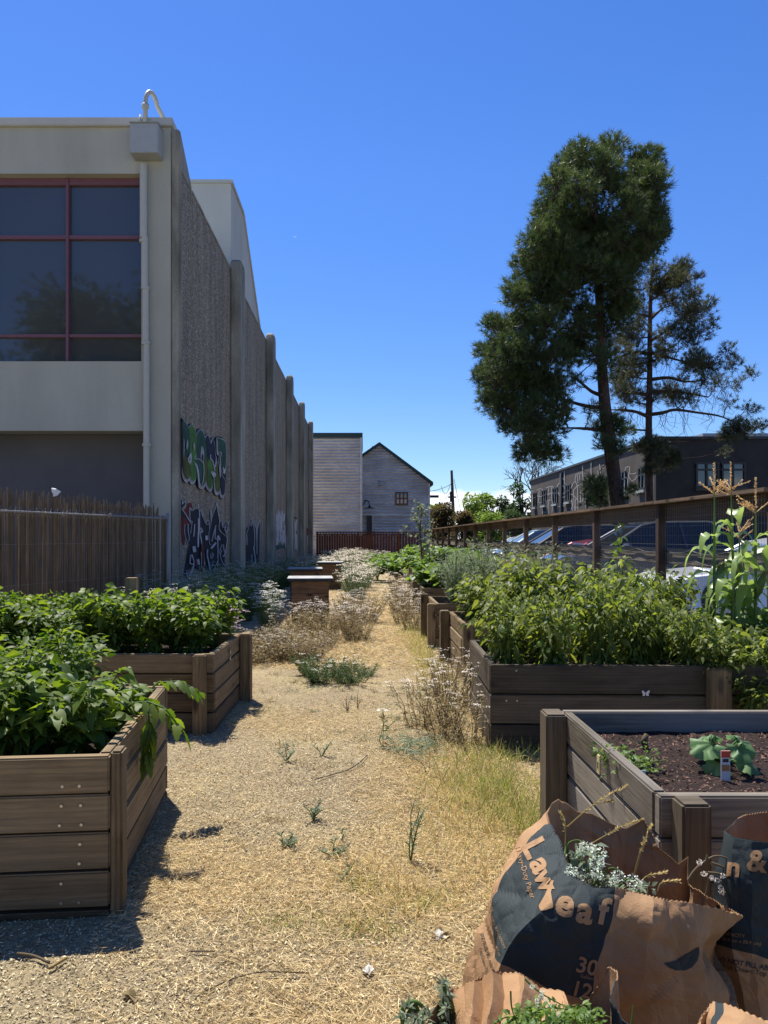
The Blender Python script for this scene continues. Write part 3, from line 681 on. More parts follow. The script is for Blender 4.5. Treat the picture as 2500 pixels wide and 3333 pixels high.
# ------------------------------------------------------------------ brown building with mural lines
BX = 16.6
def BY(px): return BX*F/(px-CX)
YB0, YB1 = BY(2135), BY(1728)
bb_ = thing('brown_building', 'dark brown stucco building with white crackle mural lines behind the pines', 'building', (BX, YB0, 0))
ztb = at(0, 1430, YB0).z
def mural(px, py, k=1): Y = BY(px); return Vector((BX-.01-.002*k, Y, H+(CY-py)/F*Y))
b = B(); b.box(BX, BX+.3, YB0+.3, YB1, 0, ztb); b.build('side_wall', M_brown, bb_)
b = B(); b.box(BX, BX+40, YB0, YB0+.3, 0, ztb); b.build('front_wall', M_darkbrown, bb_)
b = B(); b.box(BX-.12, BX+40, YB0-.12, YB1+.1, ztb+.002, ztb+.16); b.build('roof_edge', M_dark, bb_)
b = B(); a = at(2395, 1420, YB0+3); b.box(a.x-2, a.x+3, YB0+3, YB0+6, ztb+.17, ztb+.75); b.build('roof_unit', M_boxgrey, bb_)
def wins(x0, y0_, x1, y1_, n):
    p0, p1 = mural(x0, y0_), mural(x1, y0_); Ya_, Yb_ = p1.y, p0.y; zt_ = at(0, y0_, (Ya_+Yb_)/2).z; zb_ = at(0, y1_, (Ya_+Yb_)/2).z
    b = B(); b.box(BX-.03, BX-.008, Ya_, Yb_, zb_, zt_); w_ = b.build('window', M_glass, bb_)
    b = B(); t = .09
    for z in (zb_, zb_+(zt_-zb_)*.65, zt_): b.box(BX-.09, BX-.032, Ya_-.05, Yb_+.05, z-t/2, z+t/2)
    for k in range(n+1): yq = Ya_+(Yb_-Ya_)*k/n; b.box(BX-.1, BX-.033, yq-t/2, yq+t/2, zb_, zt_)
    b.build('window_frame', M_dark, w_)
    b = B(); b.box(BX-.22, BX-.002, Ya_-.15, Yb_+.15, zb_-.26, zb_-.1); b.build('sill', M_pipe, w_)
for q in ((1738, 1605, 1747, 1648), (1767, 1596, 1779, 1642), (1803, 1589, 1816, 1637), (1844, 1579, 1858, 1630), (1964, 1553, 1975, 1612), (2018, 1537, 2039, 1602), (2082, 1522, 2103, 1590)): wins(*q, 2)
fz2 = lambda py: H+(CY-py)/F*YB0; fx2 = lambda px: (px-CX)/F*YB0
for (x0, x1) in ((2266, 2335), (2350, 2422)):
    b = B(); b.box(fx2(x0), fx2(x1), YB0-.03, YB0-.01, fz2(1584), fz2(1508)); w_ = b.build('window', M_glass, bb_)
    b = B(); t = .1
    for py in (1508, 1529, 1584): z = fz2(py); b.box(fx2(x0)-t, fx2(x1)+t, YB0-.12, YB0-.035, z-t/2, z+t/2)
    for f_ in (0, .47, 1): x = fx2(x0)+(fx2(x1)-fx2(x0))*f_; b.box(x-t/2, x+t/2, YB0-.13, YB0-.036, fz2(1584), fz2(1508))
    b.build('window_frame', M_dark, w_)
    b = B(); b.box(fx2(x0)-.1, fx2(x1)+.1, YB0-.25, YB0-.002, fz2(1584)-.25, fz2(1584)-.07); b.build('sill', M_brown, w_)
b = B(); q = mural(1829, 1540); b.box(BX-.15, BX-.01, q.y-.35, q.y+.1, 0, q.z); b.build('downspout', M_dark, bb_)
P = Paint(1700, 1400, .3014, mural)
for l in ([(95, 655), (120, 665)], [(160, 650), (215, 635), (218, 780), (165, 775)], [(185, 645), (180, 770)], [(160, 710), (215, 720)], [(218, 780), (222, 910)], [(225, 880), (268, 885), (270, 770)], [(258, 625), (335, 605), (330, 680), (300, 685), (285, 705), (262, 680)],
          [(290, 620), (288, 690)], [(318, 610), (322, 750)], [(262, 740), (265, 765), (325, 755), (328, 860), (322, 890)], [(290, 765), (292, 900)], [(335, 610), (345, 700), (335, 770)], [(410, 465), (410, 570), (385, 590), (390, 670), (430, 690), (470, 670), (470, 640), (440, 590), (410, 570)],
          [(390, 680), (425, 740), (440, 800)], [(385, 780), (390, 860), (400, 890)], [(388, 825), (425, 825)], [(462, 440), (460, 560), (475, 585)], [(440, 520), (460, 535)], [(430, 740), (475, 715), (470, 810), (440, 815)], [(530, 630), (570, 555), (600, 600), (565, 640)],
          [(580, 560), (585, 480), (660, 465), (662, 570), (600, 600)], [(600, 480), (610, 570)], [(625, 475), (628, 540)], [(660, 375), (662, 660)], [(527, 690), (560, 700), (605, 755)], [(605, 600), (610, 870)], [(560, 640), (565, 700), (570, 870)], [(640, 770), (640, 670), (662, 660), (662, 765), (610, 772)],
          [(530, 760), (555, 800), (530, 880)], [(545, 745), (550, 880)], [(560, 830), (605, 835)], [(585, 740), (585, 870)], [(755, 345), (760, 520), (830, 490), (825, 440)], [(845, 365), (855, 460), (835, 510)], [(890, 375), (885, 410), (855, 425)], [(1125, 440), (1130, 405), (1175, 395), (1170, 465), (1225, 470), (1240, 455)],
          [(1165, 460), (1165, 510), (1200, 550), (1200, 600), (1155, 605), (1155, 515)], [(1120, 500), (1140, 520)], [(1200, 545), (1235, 530), (1255, 490)], [(690, 740), (720, 735)], [(690, 770), (700, 850)], [(120, 855), (140, 860), (145, 915)], [(1290, 640), (1270, 690)], [(120, 700), (122, 850), (160, 850)]):
    P.line(l, 4.8, 0, False, 2)
P.build('mural_lines', [flat('mural_white', (.5, .47, .42), .7)], bb_)

# ------------------------------------------------------------------ utility pole
YP = 78
up_ = thing('utility_pole', 'dark wooden utility pole with crossarm and wires beside the gabled building', 'pole', at(1475, 1748, YP).xy.to_3d())
a, c = at(1470, 1531, YP), at(1475, 1656, YP)
b = B(); b.tube([(c.x, YP, 0), (c.x, YP, c.z), (a.x, YP, a.z)], [.2, .17, .13], 8); b.build('pole_shaft', M_twig, up_)
b = B(); q = at(1472, 1618, YP); b.box(q.x-.42, q.x+.42, YP-.1, YP+.1, q.z-.07, q.z+.07); b.box(q.x-.25, q.x-.1, YP-.2, YP, q.z-.5, q.z+.55); b.build('crossarm', M_twig, up_)
b = B()
for (x0, y0_, x1, y1_, sag, Y2) in ((1470, 1575, 1380, 1600, .2, YP-8), (1468, 1600, 1395, 1665, .3, YP-5), (1471, 1630, 1390, 1660, .2, YP), (1478, 1560, 1500, 1665, .05, YP+4), (1466, 1575, 1436, 1582, .9, YP), (1470, 1642, 1440, 1665, .1, YP)):
    p, q = at(x0, y0_, YP), at(x1, y1_, Y2); b.tube([p.lerp(q, t)-Vector((0, 0, sag*4*t*(1-t))) for t in (0, .2, .4, .6, .8, 1)], .025, 4)
b.build('wire', M_dark, up_)
b = B(); a = at(1401, 1616, 62); b.box(a.x-1, at(1428, 0, 62).x, 61.9, 62.1, a.z-.1, a.z+.1); b.tube([(a.x-.5, 62, 0), (a.x-.5, 62, a.z)], .12, 8)
tag(b.build('street_lamp', M_dark), 'dark lamp arm sticking out past the right edge of the gabled building', 'street lamp')

# ------------------------------------------------------------------ cars
def car(name, label, X0, Yc_, col, Lc=4.7, Hc=1.68, suv=True, rz=0, gl=M_cglass):
    root = thing('parked_car', label, 'car', (X0+Lc/2, Yc_, .03), 'cars parked behind the fence')
    root.rotation_euler = (0, 0, 0)
    k = Lc/4.7; h = Hc/1.68
    if suv: prof = [(.02, .45), (0, .62), (.06, .84), (.25, .93), (.95, 1.03), (1.25, 1.08), (4.35, 1.12), (4.62, 1.05), (4.68, .8), (4.66, .45), (4.5, .3), (4.25, .26), (.3, .26)]; gh = [(1.10, 1.06), (1.95, 1.58), (2.3, 1.65), (3.4, 1.66), (4.05, 1.58), (4.55, 1.10)]
    else: prof = [(.02, .45), (0, .6), (.08, .76), (.3, .84), (1.05, .93), (1.35, .97), (4.0, 1.05), (4.55, 1.0), (4.66, .8), (4.64, .45), (4.4, .28), (.3, .24)]; gh = [(1.2, .95), (2.05, 1.42), (2.5, 1.50), (3.1, 1.49), (3.75, 1.32), (4.3, 1.04)]
    def hw(z, x): return (.93-.10*max(0, z-.7)*1.0-.36*max(0, z-1.05*1))*(1-.10*max(0, (.5-x))-.12*max(0, x-4.2))
    def P3(x, z, s): return Vector((X0+x*k, Yc_+s*hw(z, x), .03+z*h))
    b = B(); n = len(prof)
    rings = []
    for s, f in ((-1, 1), (-1, .97), (1, .97), (1, 1)): pass
    # shell: outer profile ring, slightly inset ring on each side
    cen = Vector((2.3, .65))
    for s in (-1, 1):
        base = len(b.v)
        for (x, z) in prof: b.v.append(tuple(P3(x, z, s*.94)))
        for (x, z) in prof:
            q = Vector((x, z)); q = q+(cen-q)*.06; b.v.append(tuple(P3(q.x, q.y, s)))
        for i in range(n): b.face((base+i, base+(i+1) % n, base+n+(i+1) % n, base+n+i))
        b.face([base+n+i for i in range(n)]); rings.append(base)
    for i in range(n): b.face((rings[0]+i, rings[1]+i, rings[1]+(i+1) % n, rings[0]+(i+1) % n))
    body = b.build('body', col, root)
    b = B(); m_ = len(gh); r2 = []
    for s in (-1, 1):
        base = len(b.v); r2.append(base)
        for (x, z) in gh: b.v.append(tuple(P3(x, z, s*.97)))
        b.face([base+i for i in range(m_)])
    for i in range(m_-1): b.face((r2[0]+i, r2[1]+i, r2[1]+i+1, r2[0]+i+1))
    b.build('windows', gl, root)
    b = B()
    for i in range(1, m_-2):
        c = []
        for (x, z) in (gh[i], gh[i+1]):
            for s in (-1, 1): c.append(P3(x, z, s*.98)); 
        u = Vector((0, 0, .035)); b.hexa([c[0], c[1], c[3], c[2], c[0]+u, c[1]+u, c[3]+u, c[2]+u])
    for s in (-1, 1):   # pillars
        for (p, q, wd) in ((gh[0], gh[1], .06), (gh[-1], gh[-2], .10)):
            a_ = P3(p[0], p[1], s*.985); c_ = P3(q[0], q[1], s*.985); b.tube([a_, c_], wd*.6, 5)
        xm = 2.85; b.tube([P3(xm, 1.08 if suv else 1.0, s*.985), P3(xm-.05, gh[2][1], s*.985)], .035, 5)
    b.build('roof', col, root, smooth=False)
    for x in (.88, 3.75):
        for s in (-1, 1):
            b = B(); c = P3(x, 0, 0); r = .35
            b.tube([(c.x, Yc_+s*.93, .03+r), (c.x, Yc_+s*.72, .03+r)], r, 20); w_ = b.build('wheel', M_dark, root)
            b = B(); b.tube([(c.x, Yc_+s*.94, .03+r), (c.x, Yc_+s*.90, .03+r)], r*.62, 12); b.build('rim', M_metal, w_)
    for s in (-1, 1):
        b = B(); c = P3(1.55, 1.12 if suv else 1.0, s*1.07); b.sphere(c, .12, 8, .75); b.build('mirror', col, root)
        b = B(); a_ = P3(.10, .80 if suv else .72, s*.8); b.sphere(a_, .10, 8, .7); b.build('headlight', M_metal, root)
    if abs(rz) > 0: root.rotation_euler = (0, 0, rz)
    return root
p_white = paint('white_paint_car', (.75, .76, .78), 0); p_navy = paint('navy_car', (.012, .018, .035)); p_black = paint('black_car', (.012, .012, .014)); p_red = paint('red_car', (.35, .02, .03)); p_silver = paint('silver_car', (.4, .47, .52), .3)
M_wglass = glassmat('windscreen_glass', (.10, .14, .17), .05)
car('c', 'white sedan nosed up to the fence behind the corn', 4.75, 12.9, p_white, 4.6, 1.47, False, gl=M_wglass)
car('c', 'black estate car behind the fence, right of the navy one', 4.15, 17.6, p_navy, 4.75, 1.70)
car('c', 'small red car low behind the fence, only its nose showing', 3.95, 20.6, p_red, 4.2, 1.40, False)
car('c', 'dark blue car behind the middle fence posts', 4.1, 24.0, p_black, 4.7, 1.72)
car('c', 'pale blue car with sunlit bonnet, second from the far end of the row', 4.3, 28.5, p_silver, 4.5, 1.62, gl=M_wglass)
car('c', 'white car at the far left end of the row behind the fence', 4.5, 33.0, p_white, 4.5, 1.55, False, gl=M_wglass)

# ------------------------------------------------------------------ raised beds
def rotp(o, a, x, y): return (o[0]+x*math.cos(a)-y*math.sin(a), o[1]+x*math.sin(a)+y*math.cos(a))
def obox(o, a, x0, x1, y0, y1, z0, z1, name, mat, parent, ax, bev=.006, warp=0):
    b = B(); b.box(x0, x1, y0, y1, z0, z1)
    ob = b.build(name, mat, parent, bevel=bev, wuv=ax)
    me = ob.data; M = Matrix.Translation((o[0], o[1], 0)) @ Matrix.Rotation(a, 4, 'Z')
    me.transform(M); return ob
def bed(label, o, a, Lx, Wy, hb, postspec, mat=M_bed, bh=.14, soil=.09, screws=True, plate=None, postmat=M_bedpost, sgn=1):
    """o: corner at the path; local x runs away from the path (sgn), y away from the camera"""
    root = thing('raised_bed', label, 'raised bed', (o[0], o[1], 0), 'wooden raised beds')
    th = .045; z = hb; i = 0
    def X(a_, b_): return (a_*sgn, b_*sgn) if sgn > 0 else (b_*sgn, a_*sgn)
    while z > .01:
        z0 = max(z-bh+random.uniform(.007, .013), -.02)
        e = random.uniform(-.005, .005)
        x0, x1 = X(0, Lx); obox(o, a, x0, x1, 0+e, th+e, z0, z, 'board', mat, root, 0)
        obox(o, a, x0, x1, Wy-th, Wy, z0, z, 'board', mat, root, 0)
        x0, x1 = X(0, th); obox(o, a, x0+e, x1+e, th+.006, Wy-th-.004, z0, z, 'board', mat, root, 1)
        x0, x1 = X(Lx-th, Lx); obox(o, a, x0, x1, th+.004, Wy-th-.004, z0, z, 'board', mat, root, 1)
        z -= bh
    for (x0, x1, y0, y1, zt_) in postspec:
        xx = X(x0, x1); obox(o, a, xx[0], xx[1], y0, y1, -.02, zt_, 'post', postmat, root, 2, .008)
    b = B(); x0, x1 = X(th, Lx-th); nX, nY = 40, 24
    for j in range(nY+1):
        for i in range(nX+1):
            x = x0+(x1-x0)*i/nX; y = th+(Wy-2*th)*j/nY; p = rotp(o, a, x, y)
            b.v.append((p[0], p[1], hb-soil+.03*mnoise.noise(Vector((p[0]*3, p[1]*3, 1)))+.012*mnoise.noise(Vector((p[0]*14, p[1]*14, 1)))))
    for j in range(nY):
        for i in range(nX): q = j*(nX+1)+i; b.face((q, q+1, q+nX+2, q+nX+1))
    b.build('soil', M_soil, root, smooth=True)
    if screws:
        z = hb; 
        while z > .06:
            for dz in (.035, .105):
                for dx in (.10, .17):
                    if random.random() < .7 and z-dz > .02:
                        x = (dx+random.uniform(-.006, .006))*sgn; p = rotp(o, a, x, -.004); q = rotp(o, a, x, -.007)
                        b = B(); b.tube([(p[0], p[1], z-dz), (q[0], q[1], z-dz)], .0055, 8); b.build('screw', M_screw, root)
            z -= bh
    if plate:
        yy, zz = plate; x0, x1 = X(-.006, -.001)
        obox(o, a, x0, x1, yy-.017, yy+.017, zz-.075, zz, 'number_plate', flat('plate', (.55, .45, .26), .5), root, 2, .001)
        obox(o, a, (x0-.002) if sgn > 0 else x1, x0 if sgn > 0 else x1+.002, yy-.004, yy+.004, zz-.055, zz-.028, 'plate_mark', M_dark, root, 2, 0)
    return root
L1o, L1a = (-.925, 2.79), R(5.5); L2o, L2a = (-1.06, 5.41), R(-.6)
bed('weathered raised bed in the left foreground crowded with peppers', L1o, L1a, 2.6, 1.33, .585, [(-.045, -.002, -.0, .09, .60)], sgn=-1, plate=(.62, .50))
bed('second raised bed on the left with two light corner posts', L2o, L2a, 2.6, 1.17, .555, [(.045, .13, -.092, -.003, .56), (-.092, -.003, 1.04, 1.17, .565)], sgn=-1, plate=(.62, .49), screws=False)
R1 = bed('grey raised bed at right with dark bare soil and a young squash', (.935, 2.43), R(0), 2.4, 1.22, .56, [(.035, .125, -.095, -.003, .565), (-.10, -.003, 1.09, 1.22, .565)], mat=M_bedgrey, sgn=1, plate=(.62, .515), screws=False, soil=.085, postmat=M_beddk)
bed('dark raised bed at right overflowing with tomatillos and corn', (.81, 4.92), R(-1.5), 2.5, 1.2, .56, [(1.36, 1.49, -.092, -.003, .553)], mat=M_beddk, sgn=1, postmat=M_bed, bh=.192)
bed('third raised bed on the right, behind the tomatillo bed', (.93, 7.27), 0, 2.3, 1.2, .56, [(-.1, -.003, 1.05, 1.18, .58), (.0, .1, -.09, -.003, .56)], sgn=1, screws=False)
bed('fourth raised bed on the right, beneath the silvery shrub', (.88, 9.4), 0, 2.3, 1.25, .56, [(-.1, -.003, 1.1, 1.2, .6), (-.1, -.003, .0, .1, .56)], sgn=1, screws=False)
bed('fifth raised bed on the right, beyond the silvery shrub', (1.0, 13.2), 0, 2.2, 1.25, .5, [(-.1, -.003, 1.1, 1.2, .55)], sgn=1, screws=False)
bed('small raised bed beside the path with its end board facing the camera', (1.22, 20.7), 0, 2.0, 1.3, .56, [(-.0, .1, -.09, -.003, .58)], sgn=1, screws=False, mat=M_bedgrey)
bed('farthest raised bed on the right, near the red fence', (1.03, 26.2), 0, 2.1, 1.3, .56, [(0, .1, -.09, -.003, .58)], sgn=1, screws=False)
# wood chips on R1's soil
NN = 5000; Pp = np.stack([rng.uniform(1.0, 3.25, NN), rng.uniform(2.5, 3.58, NN), np.full(NN, .485)], 1); Pp[:, 2] = [.475+.03*mnoise.noise(Vector((p[0]*3, p[1]*3, 1)))+.012*mnoise.noise(Vector((p[0]*14, p[1]*14, 1)))+.003 for p in Pp]
D = rdir(NN); D[:, 2] *= .4; v, f, t = leaves(Pp, D, rng.uniform(.008, .03, NN), rng.uniform(.003, .008, NN), T_QUAD, 0, .5)
M_chip = leafmat('wood_chip', (.03, .015, .010), (.26, .15, .11), .0, .9, .2)
tag(npmesh('bark_mulch', v, f, M_chip, R1, t), kind='stuff')

# post standing behind bed 2
b = B(); q = at(430, 1880, 6.75); b.box(q.x-.045, q.x+.045, 6.7, 6.79, 0, q.z); 
tag(b.build('wooden_stake', M_bedpost, None, bevel=.004, wuv=2), 'square light timber stake standing in front of the reed fence', 'stake')

# ------------------------------------------------------------------ reed fence
A_ = Vector((-5.6, 2.0, 0)); Bp = Vector((-2.97, 11.5, 0))
M_rail = flat('weathered_rail', (.30, .28, .24), .6, .2)
rf = thing('reed_fence', 'brown reed screen fence with ragged top tied to a pipe rail at left', 'fence', Bp)
dirv = (Bp-A_); LF = dirv.length; dirv.normalize(); per = Vector((dirv.y, -dirv.x, 0))
def ztopf(s): return 1.72-.0*s
n = int(LF/.0088); b = B(); tint = []
Vv = []; Ff = []; tt = []
for i in range(n):
    s = LF*i/n; p = A_+dirv*s; f = s/LF
    ext = .17+.20*(1-f)*2*(.6+.5*mnoise.noise(Vector((s*1.7, 0, 5))))+.05*mnoise.noise(Vector((s*9, 2, 0)))+random.uniform(-.13, .02)
    if mnoise.noise(Vector((s*2.3, 9, 1))) > .42: ext *= .2
    z1 = 1.66+max(ext, .0)*(1.0)
    r = random.uniform(.0045, .007); lean = random.uniform(-.02, .02)+(.015*math.sin(s*2)); o = random.uniform(-.012, .012)
    q0 = p+per*(o); q1 = p+per*(o+random.uniform(-.01, .01))+dirv*lean
    q1.z = z1; base = len(Vv)
    for (q, zz) in ((q0, 0.05), (q1, z1)):
        for k in range(4):
            t_ = math.pi/2*k+.6; Vv.append((q.x+r*math.cos(t_), q.y+r*math.sin(t_), zz))
    for k in range(4): Ff.append((base+k, base+(k+1) % 4, base+4+(k+1) % 4, base+4+k))
    tv = random.betavariate(3.5, 4.5); tt += [tv]*4+[min(1, tv+.12)]*4  # reed tops tinted lighter: sunlight put into the colour
npmesh('reed_screen', np.array(Vv), np.array(Ff), M_reed, rf, np.array(tt))
b = B(); b.tube([(A_+per*.03+Vector((0, 0, 1.66))), (Bp+per*.03+Vector((0, 0, 1.66)))], .014, 8)
b.tube([(Bp+per*.03), (Bp+per*.03+Vector((0, 0, 1.74)))], .028, 8); b.build('pipe_frame', M_rail, rf, smooth=True)
b = B(); s = 0
while s < LF:
    p = A_+dirv*s+per*.035+Vector((0, 0, 1.66)); a = random.uniform(-.05, .05)
    b.tube([p+Vector((0, 0, -.05))+dirv*-.02, p+per*.02, p+Vector((0, 0, .03))+dirv*(.03+a)+per*.01, p+Vector((0, 0, .055))+dirv*(.05+a)], .0018, 4); s += .05
for z in (.4, .85, 1.3):
    b.tube([(A_+per*.03+Vector((0, 0, z))), (Bp+per*.03+Vector((0, 0, z)))], .0012, 3, False)
b.build('wire_ties', M_wire, rf)
Nn_ = 160; S_ = rng.uniform(5, LF, Nn_); Pn = np.array([tuple(A_+dirv*s+per*.04+Vector((0, 0, 1.66+random.uniform(-.02, .02)))) for s in S_])
v, f, t = leaves(Pn, rdir(Nn_, -.2), rng.uniform(.05, .14, Nn_), .006, T_QUAD, .5); npmesh('dry_vine', v, f, M_dryleaf, rf, t)
b = B(); q = A_+dirv*(LF-2.55)+Vector((0, 0, 1.885)); b.hexa([q+Vector(c)*.65 for c in ((-.02, 0, -.05), (.06, .02, -.02), (.11, .04, .05), (-.02, .02, .02), (-.05, 0, .1), (.02, .01, .09), (.03, .03, .1), (-.04, .02, .12))])
b.build('torn_slat', M_white, rf)

# ------------------------------------------------------------------ wooden bins (hive boxes)
def bin_(label, xl_, xr_, Y, zt_, rz, dep=.62):
    root = thing('wooden_bin', label, 'wooden bin', ((xl_+xr_)/2, Y, 0), 'lidded wooden bins')
    o = (xl_, Y); wd = xr_-xl_; ov = .06
    z = zt_-.05; 
    while z > .02:
        z0 = max(z-.2, 0); obox(o, rz, ov, wd-ov, ov, ov+.03, z0+.003, z, 'board', M_box, root, 0)
        obox(o, rz, ov, wd-ov, dep-ov, dep-ov+.03, z0+.003, z, 'board', M_box, root, 0)
        obox(o, rz, ov, ov+.03, ov+.032, dep-ov-.002, z0+.003, z, 'board', M_box, root, 1); obox(o, rz, wd-ov-.03, wd-ov, ov+.032, dep-ov-.002, z0+.003, z, 'board', M_box, root, 1)
        z -= .2
    obox(o, rz, 0, wd, 0, dep, zt_-.048, zt_-.008, 'lid', M_darkpaint, root, 0)
    obox(o, rz, -.006, wd+.006, -.006, dep+.006, zt_-.0075, zt_+.004, 'lid_top', M_lid, root, 0, .002)
a = at(936, 1883, 12.2)
bin_('nearest orange-brown wooden bin with flat grey lid among the yarrow', a.x, a.x+.72, 12.2, .72, R(4), .8)
a = at(936, 1852, 15.9); bin_('middle wooden bin with grey lid half in the wall shadow', a.x, a.x+.72, 15.9, .72, R(4), .85)
a = at(1030, 1830, 20.1); bin_('farthest wooden bin with grey lid, against the white yarrow', a.x, a.x+.66, 20.1, .72, R(-3), .8)

# ================================================================== plants
def curve(p0, p1, n=5, sag=0.0, wob=.02, lift=.3):
    """stem that starts upright and bends towards p1"""
    p0, p1 = Vector(p0), Vector(p1); m = Vector((p0.x+(p1.x-p0.x)*(.5-lift), p0.y+(p1.y-p0.y)*(.5-lift), p0.z+(p1.z-p0.z)*(.5+lift*.5)))
    out = []
    for i in range(n+1):
        t = i/n; q = p0*(1-t)**2+m*2*t*(1-t)+p1*t*t; q.z -= sag*t*t
        out.append(q+Vector((random.uniform(-wob, wob), random.uniform(-wob, wob), 0))*(t*(1-t)*4))
    return out
def samp(c, t):
    x = t*(len(c)-1); i = min(int(x), len(c)-2); return c[i].lerp(c[i+1], x-i)
def bushplant(name, label, cat_, group, h, r, nst, nleaf, ll, lw, mat, tpl=T_MED, stemmat=M_stem, droop=.4, tlo=.25, twig=.09, fruit=0, fr=.018, updir=.25, bot=0, srad=.006):
    root = thing(name, label, cat_, (0, 0, 0), group)
    b = B(); cs = []
    for i in range(nst):
        a = random.uniform(0, 6.283); rr = r*math.sqrt(random.random()); hh = h*random.uniform(.7, 1.05)*(1-.25*(rr/r)**2)
        c = curve((random.uniform(-.03, .03), random.uniform(-.03, .03), -.03), (rr*math.cos(a), rr*math.sin(a), hh), 6, wob=.03); cs.append(c)
        b.tube(c, [srad*(1-.7*k/6) for k in range(7)], 5, False)
    P_ = []; D_ = []
    per = nleaf//nst
    for c in cs:
        for k in range(per):
            t = tlo+(1-tlo)*random.random()**.8; q = samp(c, t); a = random.uniform(0, 6.283); tw = twig*random.uniform(.2, 1)
            o = Vector((math.cos(a)*tw, math.sin(a)*tw, random.uniform(-.02, .05)))
            P_.append(q+o); D_.append((math.cos(a), math.sin(a), random.gauss(updir, .35)))
    n = len(P_); L = np.clip(rng.lognormal(-.18, .36, n), .35, 1.3)*ll
    v, f, t = leaves(np.array([tuple(p) for p in P_]), np.array(D_), L, L*lw/ll, tpl, droop, .55)
    st = b.build('stems', stemmat, root, smooth=True)
    if 'tint' not in st.data.attributes:
        at_ = st.data.attributes.new('tint', 'FLOAT', 'POINT'); at_.data.foreach_set('value', [random.random() for _ in st.data.vertices])
    npmesh('leaves', v, f, mat, root, t, smooth=True)
    if fruit:
        for k in range(fruit):
            q = samp(random.choice(cs), random.uniform(.35, .85)); b = B(); b.sphere(q+Vector((random.uniform(-.08, .08), random.uniform(-.08, .08), -.03)), fr*random.uniform(.8, 1.2), 8, 1.15); b.build('fruit', M_fruit, root, smooth=True)
    return root
ALLP = []
def fillbed(protos, pts, labels, jit=.04, sc=(.85, 1.15)):
    used = set()
    for i, (x, y, z) in enumerate(pts):
        k = random.randrange(len(protos)); p = protos[k]
        x += random.uniform(-jit, jit); y += random.uniform(-jit, jit)
        if k not in used:
            used.add(k); p.location = (x, y, z); p.rotation_euler = (0, 0, random.uniform(0, 6.28)); s = random.uniform(*sc); p.scale = (s, s, s)
        else: dup(p, (x, y, z), random.uniform(0, 6.28), random.uniform(*sc))
    for k, p in enumerate(protos):
        if k not in used: p.location = (pts[0][0]-.1, pts[0][1]+.1, pts[0][2])
def loc(o, a, x, y, z): p = rotp(o, a, x, y); return (p[0], p[1], z)
# left beds
gL1 = 'pepper plants in the near left bed'; gL2 = 'pepper plants in the second left bed'
lab1 = 'bushy green pepper plant packed into the near left raised bed'; lab2 = 'bushy green pepper plant packed into the second left raised bed'
pr = [bushplant('pepper_plant', lab1, 'pepper plant', gL1, .40, .20, 10, 460, .078, .044, M_leafA, T_FINE, fruit=0, droop=.5) for _ in range(3)]
pr2 = [bushplant('pepper_plant', lab1, 'pepper plant', gL1, .36, .2, 14, 620, .055, .024, M_leafA, T_MED, twig=.06, droop=.3) for _ in range(1)]
fillbed(pr, [loc(L1o, L1a, -x, y, .49) for x in (.42, .75, 1.1, 1.45) for y in (.24,)]+[loc(L1o, L1a, -.22, .35, .46), loc(L1o, L1a, -.2, .75, .44), loc(L1o, L1a, -.5, .55, .47)], None, .04, (.75, 1.0))
pr2.append(bushplant('pepper_plant', 'fine-leaved green pepper plant at the back of the near left bed', 'pepper plant', gL1, .42, .22, 16, 900, .048, .020, M_leafA, T_MED, twig=.06, droop=.3))
for p_ in pr2: p_['label'] = 'fine-leaved green pepper plant at the back of the near left bed'
fillbed(pr2, [loc(L1o, L1a, -x, y, .49) for x in (.45, .78, 1.1, 1.45) for y in (.55, .83, 1.1)], None, .05, (.9, 1.15))
pr = [bushplant('pepper_plant', lab2, 'pepper plant', gL2, .46, .21, 11, 620, .066, .036, M_leafA, T_FINE, droop=.5) for _ in range(3)]
pts = [loc(L2o, L2a, -x, y, .47) for x in (.24, .50, .78, 1.06, 1.34, 1.62, 1.9, 2.2) for y in (.28, .6, .92)]
fillbed(pr, pts, None, .05)
# branch hanging over the edge of the near left bed
br = thing('tomato_branch', 'jagged leafy tomato branch hanging over the side of the near left bed', 'branch', (-1.05, 3.55, .56))
b = B(); c0 = [Vector(p) for p in ((-1.15, 3.45, .54), (-1.03, 3.42, .64), (-.95, 3.38, .655), (-.87, 3.36, .63), (-.80, 3.34, .55))]
b.tube(c0, [.007, .006, .005, .004, .003], 6); c1 = [Vector(p) for p in ((-1.12, 3.75, .56), (-1.02, 3.8, .66), (-.92, 3.84, .66), (-.83, 3.86, .6))]; b.tube(c1, [.006, .005, .004, .003], 6)
c2 = [c0[2], Vector((-.93, 3.33, .56)), Vector((-.93, 3.3, .45))]; b.tube(c2, [.004, .003, .002], 5)
s_ = b.build('stems', M_stem, br, smooth=True); P_ = []; D_ = []
for c in (c0, c1, c2):
    for k in range(13):
        t = .3+.7*k/12; q = samp(c, t); sd_ = 1 if k % 2 else -1
        d = (samp(c, min(1, t+.05))-samp(c, t-.05)).normalized(); sdv = Vector((d.y, -d.x, 0))*sd_
        P_.append(tuple(q)); D_.append(tuple(d*.6+sdv+Vector((0, 0, random.uniform(-.5, .2)))))
v, f, t = leaves(np.array(P_), np.array(D_), rng.uniform(.05, .085, len(P_)), rng.uniform(.035, .055, len(P_)), T_JAG, .55, .6); npmesh('leaves', v, f, M_leafA, br, t, smooth=True)

